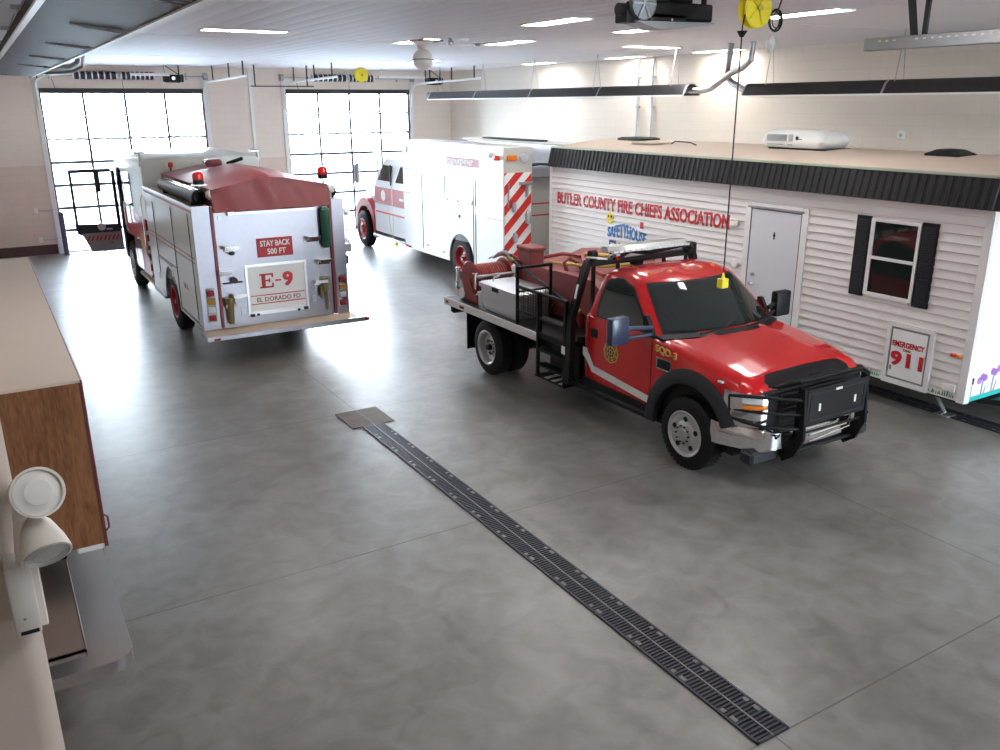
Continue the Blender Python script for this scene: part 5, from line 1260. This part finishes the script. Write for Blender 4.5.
MB().lathe([(.05, 0), (.05, .08), (.02, .1), (0, .1)], (3.33, 18.2, 2.84), 'Z', 14).cyl((3.33, 18.2, 2.45), (3.33, 18.2, 2.84), .02, seg=6).build('deck_beacon', REDL, F)
q = MB().box(3.60, 3.92, 16.4, 16.6, 2.93, 3.06, .03).lathe([(.03, -.04), (.07, -.04), (.07, .04), (.03, .04)], (3.66, 16.38, 3.0), 'Y', 14).build('deck_gun', MAR, F)
MB().tube([(4.2, 17.2, 2.93), (4.45, 17.0, 3.03)], .035, 8).build('deck_nozzle', BLACK, F)
MB().box(3.02, 4.98, 17.95, 18.38, 2.4, 2.44).build('dunnage_floor', ALU, F)
# open cab door, swung out at the front hinge
dmb = MB()
dmb.prism([(1.76, 1.38), (2.76, 1.34), (2.76, .72), (2.05, .72), (1.90, 1.10), (1.80, 1.15)], 'Y', 22.020, 22.080)
dmb.box(1.78, 1.84, 22.020, 22.080, 1.38, 2.62).box(2.68, 2.76, 22.020, 22.080, 1.34, 2.58).box(1.84, 2.68, 22.020, 22.080, 2.54, 2.62)
door = dmb.build('cab_door', DGREY, F)
MB().box(1.84, 2.68, 22.045, 22.055, 1.38, 2.54).build('window_pane', GLASS, door)
MB().prism([(1.85, 1.16), (2.74, 1.16), (2.74, .74), (2.07, .74), (1.93, 1.08)], 'Y', 22.012, 22.020).build('door_liner', ALU, door)
q = MB()
for k in range(9):
    x = 1.96+.09*k; q.prism([(x, .98), (x+.04, .98), (x+.10, 1.10), (x+.06, 1.10)], 'Y', 22.006, 22.012)
q.build('chevron_tape', REDV, door)
MB().lathe([(0, -.02), (.09, -.02), (.09, 0), (0, 0)], (2.32, 22.010, 1.30), 'Y', 18).box(2.42, 2.55, 21.990, 22.020, 1.22, 1.25).build('door_seal', ALUP, door)
MB().cyl((2.5, 22.010, .92), (2.5, 21.970, .92), .035, seg=10).build('latch', BRASS, door)
MB().box(2.30, 2.42, 21.960, 22.020, 2.1, 2.58, .02).build('mirror', DGREY, door)
MB().box(2.76, 2.82, 21.80, 21.520, .60, 2.66).build('door_pillar', BLACKS, F)
for s, x in ((-1, 2.92), (1, 5.04)):
    wheel(F, (x, 16.35, .52), s, .52, .28, RIMR, rimR=.30, deep=.08)
    wheel(F, (x, 21.12, .52), s, .52, .28, WHITEP if False else RIMW, rimR=.30)
MB().box(2.80, 3.2, 20.42, 20.50, .6, 1.25).box(2.8, 3.2, 21.75, 21.83, .6, 1.25).build('fender_edge', CHROME, F)

# ================================================================ RESCUE PUMPER
P_ = empty('rescue_truck', (10.7, 15.55, 0), 'white rescue truck with red and white chevrons on its back', 'fire truck')
bx0, bx1, by0, by1 = 9.48, 11.92, 15.55, 20.55
MB().box(bx0+.02, bx0+.70, 18.25, by1, .40, 3.12).box(bx1-.70, bx1, 18.25, by1, .40, 3.12).box(bx0+.02, bx0+.70, by0, 16.8, .40, 3.12).box(bx1-.70, bx1, by0, 16.8, .4, 3.12).box(bx0+.02, bx0+.70, 16.8, 18.25, 1.15, 3.12).box(bx1-.70, bx1, 16.8, 18.25, 1.15, 3.12).box(bx0+.46, bx1-.46, 16.8, 18.25, .4, 1.15).box(bx0+.7, bx1-.7, 16.2, by1, .4, 2.60).box(bx0+.7, bx1-.7, 20.3, by1, 2.6, 3.12).build('body', WHITE, P_)
MB().box(bx1-.715, bx1-.70, 16.0, 20.3, 2.6, 3.12).box(bx0+.70, bx0+.715, 16.0, 20.3, 2.6, 3.12).build('bed_liner', ALUP, P_)
m_ = MB(); arch_side(m_, bx0+.01, by0, by1, .40, 3.13, 17.45, .61, .50); m_.build('side_panel', WHITE, P_)
MB().box(bx0+.7, bx1-.7, 15.58, 16.2, .55, .60).box(bx0+.7, bx1-.7, 15.9, 16.2, 2.45, 2.68, .02).build('hose_tray', ALU, P_)
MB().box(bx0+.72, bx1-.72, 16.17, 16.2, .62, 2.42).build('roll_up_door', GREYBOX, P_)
q = MB()
for k in range(5): q.tube([(bx0+.75, 15.95+.03*k, 2.70), (bx0+1.2, 15.97+.02*k, 2.74), (bx1-.75, 15.95+.03*k, 2.70)], .03, 6)
q.build('folded_hose', DGREY, P_)
MB().box(bx0+.72, bx1-.72, 16.162, 16.17, 1.84, 1.87).box(bx0+.72, bx1-.72, 16.162, 16.17, 1.58, 1.61).build('red_line', REDV, P_)
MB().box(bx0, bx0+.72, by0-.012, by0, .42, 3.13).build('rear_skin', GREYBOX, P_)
# chevrons clipped to the rear compartment
q = MB(); ca, cb2, za, zb2 = bx0+.02, bx0+.70, .62, 2.62
def clip(poly, f):
    out = []
    for i in range(len(poly)):
        a, b = poly[i], poly[(i+1) % len(poly)]; fa, fb = f(a), f(b)
        if fa >= 0: out.append(a)
        if (fa >= 0) != (fb >= 0):
            t = fa/(fa-fb); out.append((a[0]+(b[0]-a[0])*t, a[1]+(b[1]-a[1])*t))
    return out
for k in range(-3, 12):
    zz = .45+.42*k; poly = [(ca, zz), (cb2, zz+.68), (cb2, zz+.89), (ca, zz+.21)]
    for f in (lambda p: p[1]-za, lambda p: zb2-p[1]): poly = clip(poly, f) if len(poly) > 2 else poly
    if len(poly) > 2: q.prism(poly, 'Y', by0-.020, by0-.014)
MB().box(ca, cb2, by0-.015, by0-.010, za, zb2).build('chevron_field', SIGNWHITE, P_)
q.build('chevron_stripe', mat('red_reflective', (.62, .03, .02), .35), P_)
MB().box(bx0+.08, bx0+.32, by0-.05, by0-.012, 2.86, 2.98, .01).build('amber_lamp', AMB, P_)
MB().lathe([(0, -.05), (.10, -.045), (.12, -.01), (.12, 0)], (bx0+.50, by0-.012, 2.92), 'Y', 20).build('flood_lamp', CHROME, P_)
MB().box(bx0+.38, bx0+.72, by0-.10, by0-.012, 2.36, 2.42, .01).box(bx0+.55, bx0+.60, by0-.06, by0-.012, 2.1, 2.36).build('arm_bracket', GALV, P_)
MB().tube([(bx0+.10, by0-.05, 1.9), (bx0+.10, by0-.07, 2.4)], .015, 6).lathe([(0, -.16), (.04, -.14), (.05, .0), (.03, .06), (0, .07)], (bx0+.23, by0-.08, 1.95), 'Z', 12).lathe([(0, -.16), (.05, -.14), (.06, .0), (.03, .06), (0, .07)], (bx0+.25, by0-.09, 1.30), 'Z', 12).lathe([(0, -.2), (.06, -.18), (.07, .0), (.03, .1), (0, .12)], (bx0+.58, by0-.09, 1.72), 'Z', 12).build('nozzle', GALV, P_)
MB().box(bx0+.1, bx1-.1, 15.2, 15.55, .42, .47, .01).build('tailboard', ALU, P_)
# side
q = MB()
for y, za, zb_ in ((19.46, .52, 2.40), (18.22, 1.84, 2.39), (16.84, .42, 2.41), (16.74, .42, 2.38)): q.box(bx0-.008, bx0+.0, y-.012, y+.012, za, zb_)
q.box(bx0-.004, bx0, 16.84, 18.22, 1.835, 1.845).box(bx0-.004, bx0, 15.6, 20.5, 2.44, 2.448)
q.build('door_gap', DGREY, P_)
q = MB()
for y, z in ((19.2, .62), (18.35, .56), (18.1, 1.86), (17.6, 1.86), (16.95, 1.86), (16.9, 1.9)): q.box(bx0-.03, bx0, y-.05, y+.05, z-.02, z+.02, .005)
q.build('latch', GALV, P_)
MB().cyl((bx0, 17.5, 1.52), (bx0-.02, 17.5, 1.52), .04, seg=10).build('fuel_cap', DGREY, P_)
MB().box(bx0-.004, bx0+.001, 15.6, 16.72, 1.63, 1.83).build('grey_stripe', ALUP, P_)
MB().box(bx0-.006, bx0-.003, 15.6, 16.72, 1.83, 1.845).box(bx0-.006, bx0-.003, 15.6, 16.72, 1.615, 1.63).box(bx0-.006, bx0, 20.0, 20.5, 1.83, 1.845).build('red_line', REDV, P_)
MB().box(bx0-.003, bx0+.001, 16.56, 18.1, 2.665, 2.85).build('name_band', mat('pale_red_vinyl', (.60, .30, .33), .5), P_)
letters('lettering', 'DEPARTMENT', SIGNWHITE, P_, (bx0-.004, 18.02, 2.69), 1.20, .12, '-X', bold=.01, depth=.003)
letters('lettering', 'EL DORADO FIRE', mat('pink_vinyl', (.70, .45, .48), .5), P_, (bx0-.002, 19.72, 2.70), 1.5, .12, '-X', bold=.0, depth=.003)
MB().lathe([(0, -.10), (.06, -.09), (.07, 0)], (bx0, 16.0, 2.96), 'X', 14).build('scene_lamp', CHROME, P_)
MB().lathe([(0, -.12), (.05, -.11), (.055, 0)], (bx0, 15.72, 2.92), 'X', 14).build('marker_lamp', REDL, P_)
MB().lathe([(0, -.05), (.08, -.04), (.09, 0)], (bx0, 20.35, 2.92), 'X', 16).build('scene_lamp', CHROME, P_)
MB().box(bx0+.05, bx0+.68, 15.6, 20.5, 3.13, 3.16).box(bx1-.68, bx1-.05, 15.6, 20.5, 3.13, 3.16).build('compartment_roof', WHITEP, P_)
MB().box(bx1-.5, bx1-.3, 17.0, 19.8, 3.16, 3.20, .02).build('roof_rail', DGREY, P_)
MB().box(bx0+.02, bx0+.46, 16.9, 18.2, .95, 1.15).build('wheel_housing', BLACK, P_)
MB().box(bx0-.02, bx0+.3, 20.55, 22.7, .44, .50, .01).build('running_board', ALU, P_)
MB().box(10.1, 11.3, 15.7, 24.6, .34, .55).build('chassis', BLACK, P_)
# cab with sloped screen, hood and fenders
cx0, cx1 = 9.60, 11.80
rr = []
for z, yf, ins in ((1.36, 22.85, 0), (1.80, 22.85, 0), (2.0, 22.77, .02), (2.45, 22.40, .10), (2.60, 22.25, .16), (2.66, 22.05, .26)):
    rr.append([(cx0+ins, 20.55, z), (cx0+ins, yf-.06, z), (cx0+ins+.08, yf, z), (cx1-ins-.08, yf, z), (cx1-ins, yf-.06, z), (cx1-ins, 20.55, z)])
MB().loft(rr).build('cab_upper', WHITE, P_)
MB().box(cx0-.006, cx1+.006, 20.56, 22.80, 1.36, 1.82, .004).build('red_band', RED2, P_)
MB().box(cx0, cx1, 20.56, 22.80, .55, 1.36, .01).build('cab_lower', WHITE, P_)
MB().box(cx0-.008, cx0, 20.6, 22.75, 1.10, 1.15).build('red_line', REDV, P_)
MB().box(cx0-.008, cx0-.002, 21.55, 21.57, .6, 1.9).box(cx0-.008, cx0-.002, 22.73, 22.75, .9, 1.9).box(cx0-.008, cx0-.002, 20.58, 20.6, .6, 1.9).build('door_gap', GALV, P_)
for ya, yb_ in ((20.68, 21.28), (21.66, 22.45)):
    MB().loft([[(cx0+.014, ya, 1.92), (cx0+.014, yb_+.12, 1.92)], [(cx0+.02, ya, 2.0), (cx0+.02, yb_+.1, 2.0)], [(cx0+.09, ya, 2.42), (cx0+.09, yb_-.12, 2.42)]], closed=False).build('cab_window', GLASSD, P_)
    MB().box(cx0-.012, cx0+.03, ya-.03, ya, 1.9, 2.45).build('window_post', BLACKS, P_)
MB().loft([[(cx0+.12, 22.83, 1.92), (cx1-.12, 22.83, 1.92)], [(cx0+.2, 22.44, 2.42), (cx1-.2, 22.44, 2.42)]], closed=False).build('windshield', GLASSD, P_)
hd = []
for y, zt_, w in ((22.8, 1.72, .95), (23.6, 1.66, .90), (24.5, 1.50, .80), (24.8, 1.30, .74)):
    hd.append([(10.7-w, y, .75), (10.7-w, y, zt_-.18), (10.7-w+.14, y, zt_), (10.7+w-.14, y, zt_), (10.7+w, y, zt_-.18), (10.7+w, y, .75)])
MB().loft(hd).build('hood', WHITE, P_)
for s, xf in ((-1, 9.60), (1, 11.80)):
    R2 = []
    for k in range(15):
        a = lerp(-.05, PI+.25, k/14); R2.append([(xf-s*.0, 23.6+.62*math.cos(a), .55+.64*math.sin(a)), (xf-s*0.0+s*.0, 23.6+.80*math.cos(a), .55+.88*math.sin(a)), (xf-s*.40, 23.6+.80*math.cos(a), .60+.92*math.sin(a)), (xf-s*.40, 23.6+.62*math.cos(a), .55+.64*math.sin(a))])
    MB().loft(R2, smooth=False).build('fender', RED2, P_)
    MB().box(xf-s*.02, xf-s*.3, 22.68, 23.02, .52, 1.15, .03).build('cowl_panel', RED2, P_)
    m1 = MB().box(xf+s*.22-.07, xf+s*.22+.07, 23.40, 23.55, 1.85, 2.42, .05).build('mirror', GALV, P_)
    MB().tube([(xf, 22.85, 1.85), (xf+s*.22, 23.47, 1.86)], .015, 6).tube([(xf+s*.05, 22.6, 2.4), (xf+s*.22, 23.47, 2.40)], .015, 6).build('mirror_arm', GALV, m1)
    wheel(P_, (xf-s*.06, 23.6, .52), s, .52, .27, RIMR, rimR=.30, deep=-.02)
    wheel(P_, (9.64 if s < 0 else 11.78, 17.5, .52), s, .52, .28, RIMR, rimR=.30, deep=.08)
MB().box(9.9, 11.5, 24.75, 24.95, .45, .72, .04).build('bumper', CHROME, P_)
MB().cyl((cx0-.008, 22.15, 1.60), (cx0-.014, 22.15, 1.60), .15, seg=16).build('door_emblem', CREAM, P_)
MB().box(cx0-.012, cx0-.006, 20.85, 21.1, 1.54, 1.60).build('lettering', SIGNWHITE, P_)
MB().cyl((9.66, 22.6, 1.9), (9.66, 22.6, 2.75), .025, seg=8).box(9.55, 9.8, 22.55, 22.65, 2.72, 2.76).build('antenna_stay', GALV, P_)
MB().tube([(9.46, 20.6, .52), (9.3, 20.9, .5), (9.38, 21.3, .9), (9.45, 21.5, 1.3)], .008, 5).box(9.28, 9.36, 20.75, 20.9, .4, .48).build('shoreline_cord', YEL, P_)
MB().box(9.44, 9.48, 20.2, 20.28, .43, .47).box(9.44, 9.48, 20.4, 20.48, .43, .47).build('marker_lamp', REDL, P_)

# ================================================================ light, world, camera
w = bpy.data.worlds.new('World'); sc.world = w; w.use_nodes = True
nt = w.node_tree; bg = nt.nodes['Background']
tc = nt.nodes.new('ShaderNodeTexCoord'); sp_ = nt.nodes.new('ShaderNodeSeparateXYZ'); nt.links.new(tc.outputs['Generated'], sp_.inputs[0])
rp = nt.nodes.new('ShaderNodeValToRGB'); nt.links.new(sp_.outputs['Z'], rp.inputs['Fac'])
rp.color_ramp.elements[0].position = .0; rp.color_ramp.elements[0].color = (.92, .96, 1, 1)
rp.color_ramp.elements[1].position = .5; rp.color_ramp.elements[1].color = (.62, .78, 1, 1)
nt.links.new(rp.outputs['Color'], bg.inputs['Color']); bg.inputs['Strength'].default_value = SKY
def portal(x0, x1, y, z0, z1, face):
    l = bpy.data.lights.new('sky_portal', 'AREA'); l.shape = 'RECTANGLE'; l.size = x1-x0; l.size_y = z1-z0
    l.cycles.is_portal = True
    o = bpy.data.objects.new('sky_portal', l); C.objects.link(o); o.location = ((x0+x1)/2, y, (z0+z1)/2)
    o.rotation_euler = (PI/2 if face > 0 else -PI/2, 0, 0); tag(o, kind='helper')
for a, b in DOORS: portal(a, b, YB+.35, 0, 4.4, -1)
for a, b in FD: portal(a, b, YF-.35, 0, 4.4, 1)

cam = bpy.data.cameras.new('Camera'); co = bpy.data.objects.new('Camera', cam); C.objects.link(co); sc.camera = co
yaw, pitch, roll, fpx = 0.542852125, 0.310330961, -0.0048868018, 843.748
cy, sy, cp, sp = math.cos(yaw), math.sin(yaw), math.cos(pitch), math.sin(pitch)
f = Vector((sy*cp, cy*cp, -sp)); rt = Vector((cy, -sy, 0)); up = rt.cross(f)
r2 = rt*math.cos(roll)+up*math.sin(roll); u2 = -rt*math.sin(roll)+up*math.cos(roll)
M = Matrix((r2, u2, -f)).transposed().to_4x4(); M.translation = Vector((0, 0, 4.0))
co.matrix_world = M
cam.sensor_width = 36; cam.lens = fpx/1000*36; cam.clip_start = .05; cam.clip_end = 400
sc.view_settings.view_transform = 'Standard'; sc.view_settings.look = 'None'; sc.view_settings.gamma = 1; sc.view_settings.exposure = EXPO; sc.view_settings.use_curve_mapping = False
sc.cycles.use_denoising = True
sc.cycles.max_bounces = 8; sc.cycles.diffuse_bounces = 4; sc.cycles.glossy_bounces = 4; sc.cycles.transparent_max_bounces = 12
sc.cycles.sample_clamp_indirect = 6
sc.cycles.use_adaptive_sampling = True
